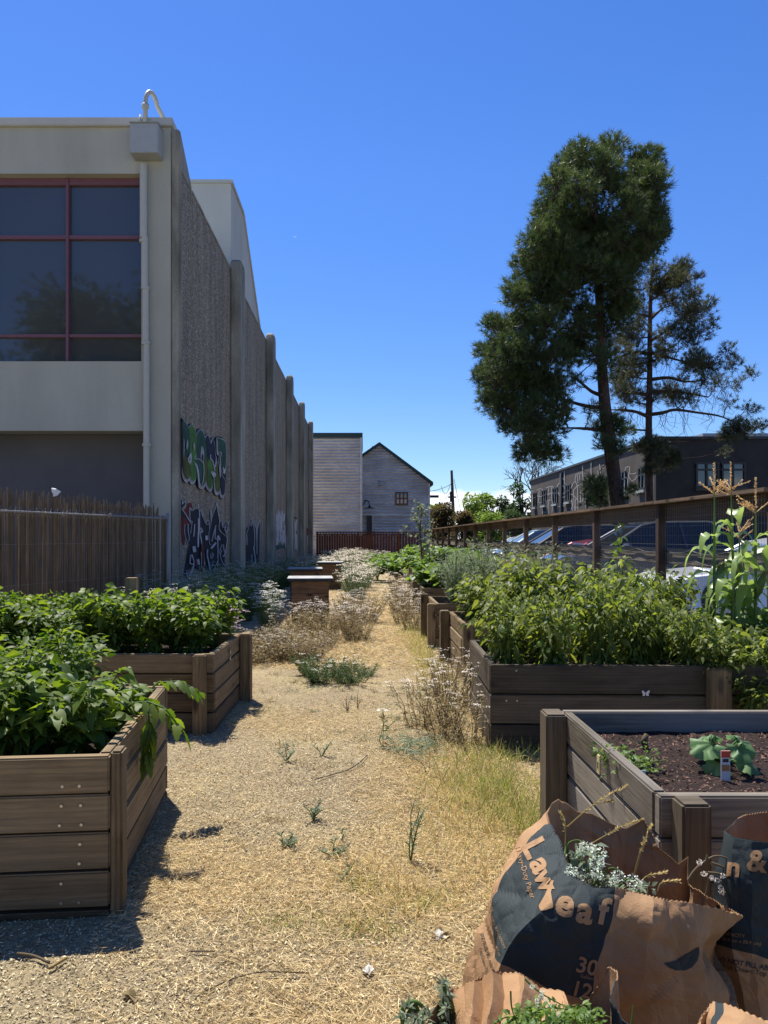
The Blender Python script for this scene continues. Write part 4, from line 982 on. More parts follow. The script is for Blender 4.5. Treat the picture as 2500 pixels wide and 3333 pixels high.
# right beds
R2o = (.81, 4.92); gR2 = 'tomatillo plants in the dark right bed'; lab = 'tall drooping tomatillo plant in the dark right bed beside the corn'
pr = [bushplant('tomatillo_plant', lab, 'tomatillo plant', gR2, h_, .25, 15, 640, .058, .029, M_leafB, T_MED, droop=.8, tlo=.06, twig=.10, fruit=7, updir=.05) for h_ in (.80, .62, .50, .70)]
pts = [loc(R2o, R(-1.5), x, y, .46) for x in (.22, .48, .75, 1.02, 1.3) for y in (.22, .55, .9)]
fillbed(pr, pts, None, .08, (.68, 1.12))
pr = [bushplant('tomatillo_plant', 'low tomatillo plant between the taller ones and the corn', 'tomatillo plant', 'low tomatillo plants', h_, .24, 12, 620, .056, .028, M_leafB, T_MED, droop=.7, tlo=.06, twig=.09, fruit=4, updir=.1) for h_ in (.42, .34)]
pts = [loc(R2o, R(-1.5), x, y, .46) for x in (1.55, 1.82, 2.1, 2.35) for y in (.22, .6, .95)]
fillbed(pr, pts, None, .07, (.75, 1.15))
lab = 'fine-leaved tomato vine sprawling over the front board of the dark right bed'
pr = [bushplant('tomato_plant', lab, 'tomato plant', 'sprawling tomato vines', .38, .34, 14, 800, .045, .026, M_leafB, T_JAG, droop=.6, tlo=.1, twig=.07, updir=.1)]
fillbed(pr, [(2.2, 5.0, .42), (2.6, 4.98, .40), (3.0, 5.0, .42), (2.45, 4.93, .22)], None, .03, (.8, 1.05))
lab = 'leafy green pepper plant in the third right bed behind the tomatillos'
pr = [bushplant('pepper_plant', lab, 'pepper plant', 'pepper plants in the third right bed', .6, .25, 12, 420, .08, .04, M_leafB, T_MED, droop=.7, tlo=.1) for _ in range(2)]
fillbed(pr, [(x, y, .46) for x in (1.15, 1.5, 1.9, 2.3, 2.7, 3.0) for y in (7.5, 8.0)], None, .08)
lab = 'tall silvery grey-green shrub rising from the fourth right bed'
pr = [bushplant('silvery_shrub', lab, 'shrub', 'silvery shrubs on the right', .88, .38, 26, 1500, .055, .011, M_leafS, T_QUAD, droop=.2, tlo=.15, twig=.08, updir=.6) for _ in range(2)]
fillbed(pr, [(1.15, 9.6, .44), (1.5, 9.9, .44), (1.2, 10.3, .44), (1.85, 10.2, .40), (2.3, 9.8, .35)], None, .05, (.85, 1.1))
lab = 'low bright green leafy vegetable plant in the far right beds'
pr = [bushplant('vegetable_plant', lab, 'vegetable plant', 'vegetable plants in the far right beds', .5, .4, 12, 260, .13, .11, M_leafL, T_MED, droop=.4, tlo=.3, twig=.12) for _ in range(2)]
fillbed(pr, [(x, y, .4) for y in (13.5, 14.2, 20.9, 21.7, 26.4, 27.2) for x in (1.35, 1.95, 2.6)]+[(x, y, .1) for y in (23.5, 24.5, 30, 32, 35) for x in (.5, 1.1, 1.8, 2.6)], None, .12, (.9, 1.4))
# feathery seeded stalks by the shrub
lab = 'tall dry feathery flower stalks leaning toward the fence'
pr = [bushplant('dry_stalks', lab, 'dry plant', 'dry stalks by the shrub', 1.1, .45, 22, 700, .035, .008, M_dryleaf, T_QUAD, stemmat=M_drystem, droop=.1, tlo=.4, twig=.05, updir=.8, srad=.004)]
fillbed(pr, [(2.2, 11.2, .3), (1.7, 12.2, .3), (2.7, 12.0, .25)], None, .1)
# sapling
sp = thing('apple_sapling', 'slim young apple sapling standing in front of the red fence', 'tree', (1.42, 19.2, 0))
b = B(); tr_ = [Vector((1.42, 19.2, 0)), Vector((1.45, 19.2, .8)), Vector((1.40, 19.2, 1.5)), Vector((1.44, 19.2, 2.15))]; b.tube(tr_, [.03, .024, .018, .008], 7); b.build('trunk', M_twig, sp, smooth=True)
b = B(); P_ = []
for k in range(13):
    t = .3+.68*k/12; q = samp(tr_, t); a = random.uniform(0, 6.28); l_ = random.uniform(.25, .55)*(1.2-t*.6); e = q+Vector((math.cos(a)*l_, math.sin(a)*l_*.6, l_*.7)); c = curve(q, e, 3, wob=.02, lift=0)
    b.tube(c, [.008, .006, .005, .003], 4, False); P_ += [tuple(samp(c, random.random())+Vector((random.gauss(0, .04), random.gauss(0, .04), random.gauss(0, .04)))) for _ in range(22)]
    P_ += [tuple(samp(tr_, random.uniform(.4, 1))) for _ in range(3)]
b.build('branches', M_twig, sp); Pn = np.array(P_); v, f, t = leaves(Pn, rdir(len(Pn), .3), .095, .06, T_MED, .2); npmesh('leaves', v, f, M_leafS, sp, t)

# corn
def cornstalk(label, x, y, z0, h, lean=0, tassel=True):
    root = thing('corn_stalk', label, 'corn', (x, y, z0), 'corn stalks by the fence')
    c = [Vector((x+lean*(t**1.5), y, z0+h*t)) for t in (0, .2, .4, .6, .8, 1)]
    b = B(); b.tube(c, [.014, .013, .011, .010, .008, .005], 8, False); s = b.build('stalk', M_leafC, root, smooth=True)
    nl = 12
    for k in range(nl):
        t = .10+.72*k/(nl-1)+random.uniform(-.03, .03); q = samp(c, t); a = (0 if k % 2 else math.pi)+random.uniform(-.8, .8)
        L_ = random.uniform(.30, .50)*(1 if t < .7 else .6); wd = random.uniform(.08, .115); d = Vector((math.cos(a), math.sin(a), 0)); sdv = Vector((-d.y, d.x, 0))
        V_ = []; n_ = 14; up_ = random.uniform(.6, 1.1); tw = random.uniform(-.8, .8)
        for i in range(n_+1):
            u = i/n_; p = q+d*(L_*(u*.8-.3*u*u*u))+Vector((0, 0, L_*(up_*u-1.45*u*u)))
            wq = wd*(.35+.65*math.sin(math.pi*min(1, u*.75+.22)))*(1-u**5)*.5
            r_ = tw*u; s1 = (sdv*math.cos(r_)+Vector((0, 0, 1))*math.sin(r_)); wv = .008*math.sin(u*22+k)
            V_ += [tuple(p-s1*wq+Vector((0, 0, .012+wv))), tuple(p), tuple(p+s1*wq+Vector((0, 0, .012-wv)))]
        Ff = []
        for i in range(n_): a_ = i*3; Ff += [(a_, a_+1, a_+4, a_+3), (a_+1, a_+2, a_+5, a_+4)]
        npmesh('leaf', np.array(V_), np.array(Ff), M_leafC, root, np.full(len(V_), random.random()), smooth=True)
    if tassel:
        top = c[-1]; Pp = []; Dd = []; b = B()
        spikes = [(Vector((0, 0, 1)), .21)]+[(Vector((math.cos(a), math.sin(a)*.6, random.uniform(.35, .9))).normalized(), random.uniform(.10, .17)) for a in [random.uniform(0, 6.28) for _ in range(9)]]
        for i, (d, L_) in enumerate(spikes):
            s0 = top+Vector((0, 0, .0 if i == 0 else random.uniform(-.05, .02))); e = s0+d*L_; b.tube([s0, e], [.003, .002], 4, False)
            n_ = int(L_*(500 if i == 0 else 240)); 
            for _ in range(n_):
                Pp.append(tuple(s0.lerp(e, random.uniform(.12, 1)))); dd = d*1.2+Vector((random.gauss(0, .6), random.gauss(0, .6), random.gauss(0, .5))); Dd.append(tuple(dd))
        v, f, t = leaves(np.array(Pp), np.array(Dd), .016, .007, T_QUAD, .1); o_ = npmesh('tassel', v, f, M_cob, root, t)
        b.build('tassel_stem', M_cob, o_)
    for k in range(1 if h > 1 else 0):
        q = samp(c, .42); e = q+Vector((.05, -.03, .19)); b = B(); b.tube([q, q.lerp(e, .3), q.lerp(e, .7), e], [.012, .028, .026, .012], 8); hk = b.build('ear', M_leafC, root, smooth=True)
        Pp = np.array([tuple(e)]*40); v, f, t = leaves(Pp, rdir(40, 1.0), .06, .004, T_QUAD, 1.2); npmesh('silk', v, f, M_dryleaf, hk, t)
    return root
def cx(px, Y): return (px-CX)/F*Y
cornstalk('leftmost tall corn stalk with upright golden tassel', cx(2325, 5.7), 5.7, .47, 1.25, 0)
cornstalk('tallest corn stalk with golden tassel, second from left', cx(2392, 5.75), 5.75, .47, 1.26, -.03)
cornstalk('corn stalk with golden tassel at the right edge of the picture', cx(2460, 5.5), 5.5, .47, 1.12, 0)
cornstalk('short corn stalk with small tassel between the taller ones', cx(2400, 6.0), 6.0, .47, .93, .02)
for o_ in list(bpy.data.objects):
    if o_.name.startswith('corn_stalk'):
        pass
cornstalk('low corn stalk without tassel below the tallest one', cx(2380, 5.5), 5.5, .47, .75, .03, False)
# bean vine on fence
vn = thing('bean_vine', 'thin bean vine with round leaves climbing the fence wire mesh', 'vine', (3.38, 10.0, 0))
b = B(); c = [Vector((3.36, 10.15+.12*math.sin(k*1.1), .1+.13*k)) for k in range(13)]; b.tube(c, .004, 5); b.build('stems', M_stem, vn)
Pn = np.array([tuple(samp(c, random.uniform(.2, 1))+Vector((random.uniform(-.05, .0), random.uniform(-.14, .14), 0))) for _ in range(34)]); v, f, t = leaves(Pn, rdir(34, -.2), .09, .075, T_MED, .6); npmesh('leaves', v, f, M_leafL, vn, t, smooth=True)

# ------------------------------------------------------------------ yarrow and weeds
def yarrow(name, label, cat_, group, h, r, nst, fl, leafn, ml, mf, ms, near=True, ur=.03, nheads=3, leafh=.4):
    root = thing(name, label, cat_, (0, 0, 0), group); b = B(); H_ = []; P_ = []; D_ = []
    for i in range(nst):
        a = random.uniform(0, 6.283); rr = r*math.sqrt(random.random()); hh = h*random.uniform(.65, 1.08)
        c = curve((rr*.4*math.cos(a), rr*.4*math.sin(a), -.02), (rr*1.1*math.cos(a), rr*1.1*math.sin(a), hh), 4, wob=.03, lift=.1)
        b.tube(c, [.0035, .003, .0025, .002, .0018] if near else [.005]*5, 3, False)
        if random.random() < fl:
            H_.append((c[-1], ur))
            for k in range(random.randint(0, nheads)):
                q = samp(c, random.uniform(.7, .95)); e = c[-1]+Vector((random.gauss(0, ur*1.6), random.gauss(0, ur*1.6), random.uniform(-.05, .0))); b.tube([q, e], .0016 if near else .003, 3, False); H_.append((e, ur*random.uniform(.5, .9)))
        for k in range(leafn):
            q = samp(c, random.random()**1.5*(leafh+.4)); aa = random.uniform(0, 6.28); P_.append(tuple(q)); D_.append((math.cos(aa), math.sin(aa), random.uniform(.1, 1)))
    st = b.build('stems', ms, root); a_ = st.data.attributes.new('tint', 'FLOAT', 'POINT'); a_.data.foreach_set('value', np.repeat(rng.random(len(st.data.vertices)//3+1), 3)[:len(st.data.vertices)].astype(np.float32))
    if P_:
        Pn = np.array(P_); v, f, t = leaves(Pn, np.array(D_), rng.uniform(.03, .08, len(Pn)), rng.uniform(.006, .014, len(Pn)), T_QUAD, .3); npmesh('leaves', v, f, ml, root, t)
    if H_:
        q = []; d = []; L_ = []; k_ = 16 if near else 8
        for (c, u) in H_:
            for k in range(k_):
                a = random.uniform(0, 6.28); rr = u*math.sqrt(random.random()); q.append((c.x+rr*math.cos(a), c.y+rr*math.sin(a), c.z+.006-.25*rr*rr/u+random.uniform(-.003, .003))); d.append((math.cos(a), math.sin(a), random.uniform(-.1, .35))); L_.append(u*(.42 if near else .75))
        v, f, t = leaves(np.array(q), np.array(d), np.array(L_), np.array(L_)*.9, T_QUAD, .1, .25); npmesh('flower_heads', v, f, mf, root, t)
    return root
def scatter(protos, pts, sc=(.85, 1.15)):
    for i, (x, y) in enumerate(pts):
        p = protos[i % len(protos)]
        if i < len(protos): p.location = (x, y, 0); p.rotation_euler = (0, 0, random.uniform(0, 6)); 
        else: dup(p, (x, y, 0), random.uniform(0, 6.28), random.uniform(*sc))
g1 = 'shaded yarrow along the warehouse wall'
pr = [yarrow('yarrow_clump', 'white yarrow clump growing in the shade along the warehouse wall', 'yarrow', g1, .72, .34, 56, .42, 22, M_yleaf, M_flowerd, M_stem, True, .03) for _ in range(3)]
pts = [(-2.75+.35*(i % 3)+random.uniform(-.1, .1), 9.2+.72*(i//3)+random.uniform(-.2, .2)) for i in range(36)]
scatter(pr, pts)
pts = [(-2.7+.5*(i % 3), 18.6+1.3*(i//3)) for i in range(24)]
for p in pts: dup(pr[0], (p[0]+random.uniform(-.1, .1), p[1]+random.uniform(-.3, .3), 0), random.uniform(0, 6), random.uniform(.8, 1.0))
pr = [yarrow('yarrow_clump', 'pale pink yarrow clump at the corner of the second left bed', 'yarrow', 'pink yarrow clumps', .62, .26, 50, .9, 12, M_yleaf, M_pink, M_stem, True, .035)]
scatter(pr, [(-1.85, 9.1), (-1.6, 8.8), (-1.95, 8.6)])
pr = [yarrow('yarrow_clump', 'tall bright white yarrow clump in the sun left of the nearest bin', 'yarrow', 'sunlit white yarrow', .68, .22, 46, .95, 12, M_yleaf, M_flower, M_stem, True, .038)]
scatter(pr, [(-1.45, 11.3), (-1.35, 10.8)])
pr = [yarrow('yarrow_clump', 'drying brown yarrow clump with cream heads in front of the bins', 'yarrow', 'drying yarrow in front of the bins', .46, .38, 54, .5, 28, M_dryleaf, M_flowerd, M_drystem, True, .028) for _ in range(2)]
scatter(pr, [(-.95, 10.6), (-.55, 10.3), (-.25, 10.8), (-.75, 11.3), (-.35, 11.6), (-.1, 10.2), (.0, 12.3), (-.15, 13.2), (-.3, 14.0)])
pr = [yarrow('low_weeds', 'low dry pale weed clump beside the second left bed', 'weeds', 'low dry weeds left of the path', .27, .34, 80, .3, 20, M_dryleaf, M_flowerd, M_drystem, True, .016, leafh=.6) for _ in range(2)]
scatter(pr, [(-1.35, 9.0), (-1.0, 8.9), (-1.25, 8.4), (-.75, 9.2), (-.9, 8.6), (-1.15, 9.7), (-.6, 8.6), (-.5, 9.6)], (.6, 1.1))
pr = [yarrow('yarrow_clump', 'bushy white yarrow clump on the far left side of the path', 'yarrow', 'far white yarrow', .66, .45, 60, .8, 26, M_leafS, M_flowerd, M_stem, False, .045) for _ in range(2)]
pts = [(random.uniform(-1.7, .1), random.uniform(21, 40)) for _ in range(30)]+[(-.15, 17.0), (-.3, 18.5), (-.2, 20.0), (.0, 21.0), (-.35, 21.5), (-.8, 22), (1.0, 30), (.6, 36), (.9, 40), (.2, 42), (-.6, 42)]
scatter(pr, pts)
pr = [yarrow('yarrow_clump', 'faded cream yarrow clump on the right edge of the path', 'yarrow', 'faded yarrow right of the path', .52, .30, 32, .5, 24, M_dryleaf, M_flowerd, M_drystem, True, .034) for _ in range(2)]
scatter(pr, [(.62, 12.2), (.72, 13.0), (.66, 13.9), (.7, 14.8), (.8, 16), (.85, 17.5), (.72, 11.4), (.8, 19)])
pr = [yarrow('yarrow_clump', 'airy cream yarrow clump beside the dark tomatillo bed', 'yarrow', 'airy yarrow near the tomatillo bed', .46, .30, 18, .75, 26, M_dryleaf, M_flowerd, M_drystem, True, .024, 2) for _ in range(2)]
scatter(pr, [(.60, 5.7), (.55, 5.25), (.72, 6.2), (.42, 5.6), (.66, 6.7), (.8, 6.6), (.7, 5.1)], (.75, 1.05))
pr = [yarrow('yarrow_clump', 'low green yarrow clump with white heads in the middle of the path', 'yarrow', 'yarrow in the middle of the path', .22, .26, 28, .3, 26, M_yleaf, M_flower, M_stem, True, .022, 1) for _ in range(2)]
scatter(pr, [(-.40, 7.3), (-.12, 7.25), (-.25, 7.5), (.02, 7.6), (-.5, 7.7)], (.6, 1.05))
pr = yarrow('yarrow_plant', 'single upright yarrow stem with one white head beside cut foliage', 'yarrow', None, .24, .02, 2, 1, 12, M_yleaf, M_flower, M_stem, True, .03, 0); pr.location = (.125, 5.02, 0)
# cut foliage heap
ch = thing('cut_foliage', 'wilted grey-green heap of cut stems lying on the path', 'cut foliage', (.32, 4.95, 0)); Nn_ = 260
Pn = np.stack([rng.normal(.32, .09, Nn_), rng.normal(4.97, .12, Nn_), rng.uniform(.01, .07, Nn_)], 1); D = rdir(Nn_); D[:, 2] = abs(D[:, 2])*.3; v, f, t = leaves(Pn, D, rng.uniform(.05, .16, Nn_), .007, T_QUAD, .2); npmesh('leaves', v, f, M_leafS, ch, t)
b = B(); b.tube([(.2, 4.85, .01), (.3, 4.95, .05), (.4, 5.0, .02), (.46, 5.05, .03)], .004, 4); b.tube([(.22, 4.9, .01), (.14, 5.15, .08), (.22, 5.3, .12)], .003, 4); b.build('stems', M_stem, ch)
# small sprouts
def sprout(label, px, py, h, n=3, mat=M_leafS, grp='small weeds on the path', dead=False, sp_=.06):
    q = G(px, py); root = thing('weed_sprout', label, 'weed', q, grp); b = B(); P_ = []; D_ = []
    for k in range(n):
        a = random.uniform(0, 6.28); c = curve(q+Vector((0, 0, -.01)), q+Vector((math.cos(a)*sp_, math.sin(a)*sp_, h*random.uniform(.5, 1))), 4, wob=.01); b.tube(c, [.003, .003, .0025, .002, .0015], 4, False)
        if not dead:
            for j in range(16): P_.append(tuple(samp(c, random.uniform(.1, 1)))); aa = random.uniform(0, 6.28); D_.append((math.cos(aa), math.sin(aa), .8))
    b.build('stems', M_twig if dead else M_stem, root)
    if P_: v, f, t = leaves(np.array(P_), np.array(D_), .03, .008, T_QUAD, .1); npmesh('leaves', v, f, mat, root, t)
for i, (px, py, h, n, dd, lb) in enumerate([(930, 2480, .10, 4, 0, 'grey-green weed sprout left of centre on the straw path'), (1050, 2462, .10, 3, 0, 'small twiggy weed right of a similar one mid path'), (1020, 2665, .09, 6, 0, 'leafy grey-green weed tuft in front of the curved stick'),
      (1110, 2735, .08, 1, 0, 'lone thin sprout below the leafy tuft'), (1085, 2790, .06, 5, 0, 'small dark green weed nearest the path centre'), (930, 2760, .05, 5, 0, 'flat grey weed patch on the near left of the path'), (1115, 2870, .1, 1, 0, 'thin weed sprout standing alone in the foreground'),
      (1335, 2810, .32, 4, 0, 'tall wispy weed stem at right foreground of the path'), (1130, 2320, .14, 4, 1, 'bare red-brown twigs sticking up behind the single yarrow'), (1165, 2310, .16, 2, 1, 'bare thin twigs just right of other twigs mid path'), (1390, 2520, .12, 2, 1, 'short bare twig near the grass at right'), (700, 2200, .1, 8, 0, 'small weed at the foot of the second left bed')]):
    sprout(lb, px, py, h, n, dead=bool(dd))
# sticks lying about
def stick(label, pts, r, mat=M_drystem):
    b = B(); P_ = [G(*p)+Vector((0, 0, r+.012)) for p in pts]; b.tube(smoothpoly(P_, 4, False), r, 5); o = b.build('stick', mat, None, smooth=True); tag(o, label, 'stick', 'sticks on the ground')
stick('long curved brown stem lying in the middle of the path', [(1025, 2546), (1080, 2530), (1130, 2515), (1170, 2490), (1195, 2465)], .0035, M_twig)
stick('long thin straw-coloured stick near the bottom of the picture', [(670, 3240), (760, 3200), (860, 3178), (1010, 3182)], .0025, M_drystem)
stick('pair of thick curved straw stalks at lower left', [(55, 3120), (110, 3128), (160, 3150)], .005, M_drystem)
stick('short dark stick on the straw at left', [(615, 3110), (700, 3110)], .002, M_twig)
stick('short pale stick at the lower left corner', [(160, 3170), (215, 3135)], .005, M_straw)
stick('thin pale stem lying from bottom centre toward the bags', [(860, 3210), (930, 3270), (1000, 3320)], .002, M_straw)
# pale petal-like scraps
for lb, (px, py), m_ in (('crumpled pale paper-like petal on the straw at bottom centre', (1198, 3180), M_flower), ('small pale dried leaf curled on the near right straw', (1440, 3050), M_dryleaf), ('white scrap lying left of the dried leaf', (1430, 3060), M_flower), ('brown dried leaf lying in lower left straw', (430, 3255), M_dryleaf)):
    q = G(px, py); Pn = np.array([tuple(q+Vector((0, 0, .012)))]*6); v, f, t = leaves(Pn, rdir(6, .5), .035, .03, T_FINE, .3, .5); tag(npmesh('fallen_petal', v, f, m_, None, t, smooth=True), lb, 'petal')
# white butterfly on the dark bed board
q = at(2101, 2257, 4.86); bt = thing('butterfly', 'small white butterfly resting against the dark bed board', 'butterfly', q)
for sg in (-1, 1):
    b = B(); b.poly([q+Vector(c) for c in ((0, 0, .004), (sg*.020, -.006, .022), (sg*.026, -.008, .012), (sg*.018, -.005, -.002), (sg*.020, -.006, -.014), (sg*.008, -.002, -.016), (0, 0, -.006))]); b.build('wing', M_white, bt)
b = B(); b.tube([q+Vector((0, 0, -.012)), q+Vector((0, 0, .012))], .002, 5); b.build('body', M_twig, bt)

# ------------------------------------------------------------------ grass, straw (uncountable)
def blades(n, fx_, L, W, up=1.0, mat=M_grass, name='grass', z=0, droop=.35):
    xy = fx_(n); n = len(xy); P_ = np.column_stack([xy, np.full(n, z)]); D = rdir(n, up, .45); l = rng.uniform(L[0], L[1], n)
    v, f, t = leaves(P_, D, l, W, (np.array([(0, -.5, 0), (0, .5, 0), (.5, -.4, 0), (.5, .4, 0), (1, 0, 0), (1, 0.02, 0)]), np.array([(0, 1, 3, 2), (2, 3, 5, 4)])), droop, .8)
    return tag(npmesh(name, v, f, mat, None, t), kind='stuff')
def tufts(n, xr, yr, mat, L, name):
    def fn(k):
        c = np.stack([rng.uniform(*xr, n), rng.uniform(*yr, n)], 1); i = rng.integers(0, n, k); return c[i]+rng.normal(0, .045, (k, 2))*rng.uniform(.4, 1.6, n)[i][:, None]
    return blades(n*42, fn, L, .004, .5, mat, name)
tufts(50, (-.9, .9), (4.6, 13), M_leafS, (.02, .07), 'ground_cover'); tufts(60, (-1.1, .9), (4.2, 14), M_dryleaf, (.02, .08), 'ground_cover'); tufts(40, (-.7, .8), (2.3, 5), M_dryleaf, (.01, .045), 'ground_cover'); tufts(70, (-1.2, .9), (12, 26), M_leafS, (.04, .12), 'ground_cover')
def patch(cs):
    tot = sum(c[4] for c in cs)
    def fn(n):
        out_ = []
        for (x, y, sx, sy, wt) in cs: k = int(n*wt/tot); out_.append(np.stack([rng.normal(x, sx, k), rng.normal(y, sy, k)], 1))
        return np.concatenate(out_)
    return fn
gp = [(.74, 3.9, .10, .25, 3), (.70, 4.4, .13, .3, 3), (.55, 4.1, .12, .3, 1.2), (.82, 3.45, .06, .2, 2), (.9, 4.75, .15, .06, 1), (.72, 8.3, .09, .5, 2), (.68, 9.5, .10, .7, 2), (.70, 11, .12, .8, 2), (.62, 6.9, .12, .5, 1)]
blades(3000, patch(gp), (.06, .24), .0035, .9, M_grass, 'grass')
blades(2400, patch(gp), (.05, .22), .003, .7, M_grassdry, 'dry_grass')
gp = [(.62, 3.9, .16, .4, 3), (.45, 4.2, .16, .5, 2), (.5, 3.3, .18, .3, 2), (.6, 5.3, .12, .5, 2), (.7, 7.5, .15, 1.0, 2), (.62, 10, .2, 2.5, 3), (.0, 3.1, .10, .08, .7), (.2, 2.95, .12, .08, .7), (.05, 2.75, .12, .08, .6), (-.3, 8.8, .5, .7, 2), (-.1, 12, .4, 2, 2), (.2, 18, .6, 4, 3)]
blades(6500, patch(gp), (.04, .17), .0035, .9, M_grassdry, 'dry_grass')
gp = [(.0, 3.05, .06, .05, 1), (.22, 2.9, .08, .05, 1), (-.02, 2.72, .1, .06, .7), (-.25, 2.75, .08, .05, .5), (.35, 3.5, .15, .3, .8), (-.45, 7.4, .2, .2, 1), (.0, 8.5, .3, .4, 1)]
blades(2600, patch(gp), (.02, .06), .003, .6, M_grass, 'grass')
def strawfn(n):
    Y = 2.0+7.5*rng.beta(1.0, 2.2, n); X = rng.uniform(-1.05, 1.0, n)*np.clip(.55+Y*.12, 0, 1.15)
    nz = np.array([mnoise.noise(Vector((x*1.1, y*1.1, 4))) for x, y in zip(X, Y)]); keep = rng.random(n) < np.clip(.56+nz*1.9+.32*X+.05*(Y-3), .2, 1); return np.stack([X[keep], Y[keep]], 1)
xy = strawfn(150000); n = len(xy); P_ = np.column_stack([xy, [gz(a, b_) for a, b_ in xy]+rng.uniform(.002, .02, n)]); a = rng.uniform(0, 6.283, n)
D = np.stack([np.cos(a), np.sin(a), rng.normal(0, .16, n)], 1); l = rng.gamma(2.2, .014, n)+.010
v, f, t = leaves(P_, D, l, rng.uniform(.0011, .0026, n), T_QUAD, 0, .9, flat=0); tag(npmesh('straw_litter', v, f, M_straw, None, t), kind='stuff')
xy = np.stack([rng.uniform(-1.2, 1.0, 30000), 8+14*rng.beta(1, 1.8, 30000)], 1); n = len(xy); P_ = np.column_stack([xy, rng.uniform(.005, .03, n)]); a = rng.uniform(0, 6.283, n)
D = np.stack([np.cos(a), np.sin(a), rng.normal(.05, .2, n)], 1); v, f, t = leaves(P_, D, rng.uniform(.04, .12, n), .005, T_QUAD, 0, .9); tag(npmesh('straw_litter', v, f, M_straw, None, t), kind='stuff')
xy = np.stack([rng.uniform(-1.6, .9, 60000), 2.0+5.5*rng.beta(1, 2.2, 60000)], 1); n = len(xy); P_ = np.column_stack([xy, [gz(a, b_) for a, b_ in xy]+rng.uniform(.001, .008, n)]); D = rdir(n); D[:, 2] *= .2
v, f, t = leaves(P_, D, rng.uniform(.006, .02, n), rng.uniform(.003, .007, n), T_QUAD, 0, .7); tag(npmesh('leaf_litter', v, f, leafmat('litter', (.18, .135, .07), (.74, .62, .38), 0, .9, .1), None, t), kind='stuff')

# ------------------------------------------------------------------ contents of the squash bed
sq = thing('squash_plant', 'young squash plant with broad pale green leaves alone in the dark soil', 'squash plant', at(2360, 2497, 3.0)); c0 = Vector((cx(2355, 3.0), 3.0, .48))
b = B(); P_ = []; D_ = []
for k in range(8):
    a = k*.79+.3; e = c0+Vector((math.cos(a)*random.uniform(.04, .10), math.sin(a)*random.uniform(.03, .08), random.uniform(.03, .07) if k % 2 else .10)); b.tube(curve(c0, e, 3, wob=.005), [.005, .004, .004, .003], 5, False)
    d = Vector((math.cos(a), math.sin(a), .1)); V_ = []; Fq = []; rr = random.uniform(.045, .066); sdv = Vector((-d.y, d.x, 0)); nrm_ = Vector((.5*math.cos(a)+random.uniform(-.2, .2), .5*math.sin(a)-.35, 1)).normalized()
    sdv = nrm_.cross(d).normalized(); dd = sdv.cross(nrm_)
    V_.append(tuple(e)); M_ = 30
    for j in range(M_):
        th = 2*math.pi*j/M_; lob = 1+.12*math.cos(5*th)+.09*math.cos(15*th+1); q = rr*lob*(1 if abs(th-math.pi) > .5 else .6); z = .010*math.cos(5*th)-.012
        for kk, f_ in enumerate((.55, 1.0)): V_.append(tuple(e+dd*(q*f_*math.cos(th)+rr*.5)+sdv*(q*f_*math.sin(th))+nrm_*(z*f_+(.012 if kk == 0 else 0))))
    Ft = []
    for j in range(M_):
        a1 = 1+2*j; a2 = 1+2*((j+1) % M_); Ft += [(0, a1, a2), (a1, a1+1, a2+1), (a1, a2+1, a2)]
    npmesh('leaf', np.array(V_), np.array(Ft), M_squash, sq, np.full(len(V_), random.random()), smooth=True)
b.build('stems', M_stem, sq)
pt = thing('plant_tag', 'small white plant tag with red band stuck in the soil beside the squash', 'plant tag', at(2362, 2500, 2.9)); q = at(2362, 2470, 2.86)
b = B(); b.box(q.x-.017, q.x+.017, 2.86, 2.862, .47, q.z+.03); b.build('card', M_white, pt); b = B(); b.box(q.x-.017, q.x+.017, 2.857, 2.8595, q.z+.005, q.z+.03); b.build('red_band', flat('tag_red', (.6, .06, .03)), pt)
b = B(); b.box(q.x-.013, q.x+.013, 2.857, 2.8595, q.z-.045, q.z-.022); b.build('picture', flat('tag_orange', (.5, .2, .06)), pt)
b = B()
for k in range(7): b.box(q.x-.01+.003*k, q.x-.0087+.003*k, 2.857, 2.8595, q.z-.012, q.z+.0)
b.build('bar_marks', M_dark, pt)
wd_ = bushplant('wilted_weeds', 'patch of pale wilted weeds in the left corner of the squash bed', 'weeds', None, .09, .16, 26, 420, .028, .013, M_leafL, T_MED, droop=.4, tlo=.1, twig=.03); wd_.location = (cx(2035, 2.95), 2.95, .47)
stp = thing('dead_stump', 'short knobbly dead stem sticking out of the soil at the bed corner', 'dead stem', at(2095, 2440, 3.3)); q = at(2098, 2438, 3.3); b = B(); b.tube([q+Vector((0, 0, -.05)), q+Vector((.005, 0, .01)), q+Vector((-.004, 0, .03)), q+Vector((.008, 0, .065))], [.016, .013, .017, .008], 7)
b.tube([q+Vector((0, 0, -.02)), q+Vector((-.07, -.02, -.01)), q+Vector((-.12, -.03, -.03))], [.006, .005, .003], 5); b.build('stem', M_drystem, stp, smooth=True)
q = at(2095, 2520, 2.7); b = B(); b.box(q.x-.008, q.x+.008, 2.70, 2.703, .45, .56); tag(b.build('wooden_marker', M_white, None, bevel=.001), 'slim pale wooden marker just inside the squash bed edge', 'marker')
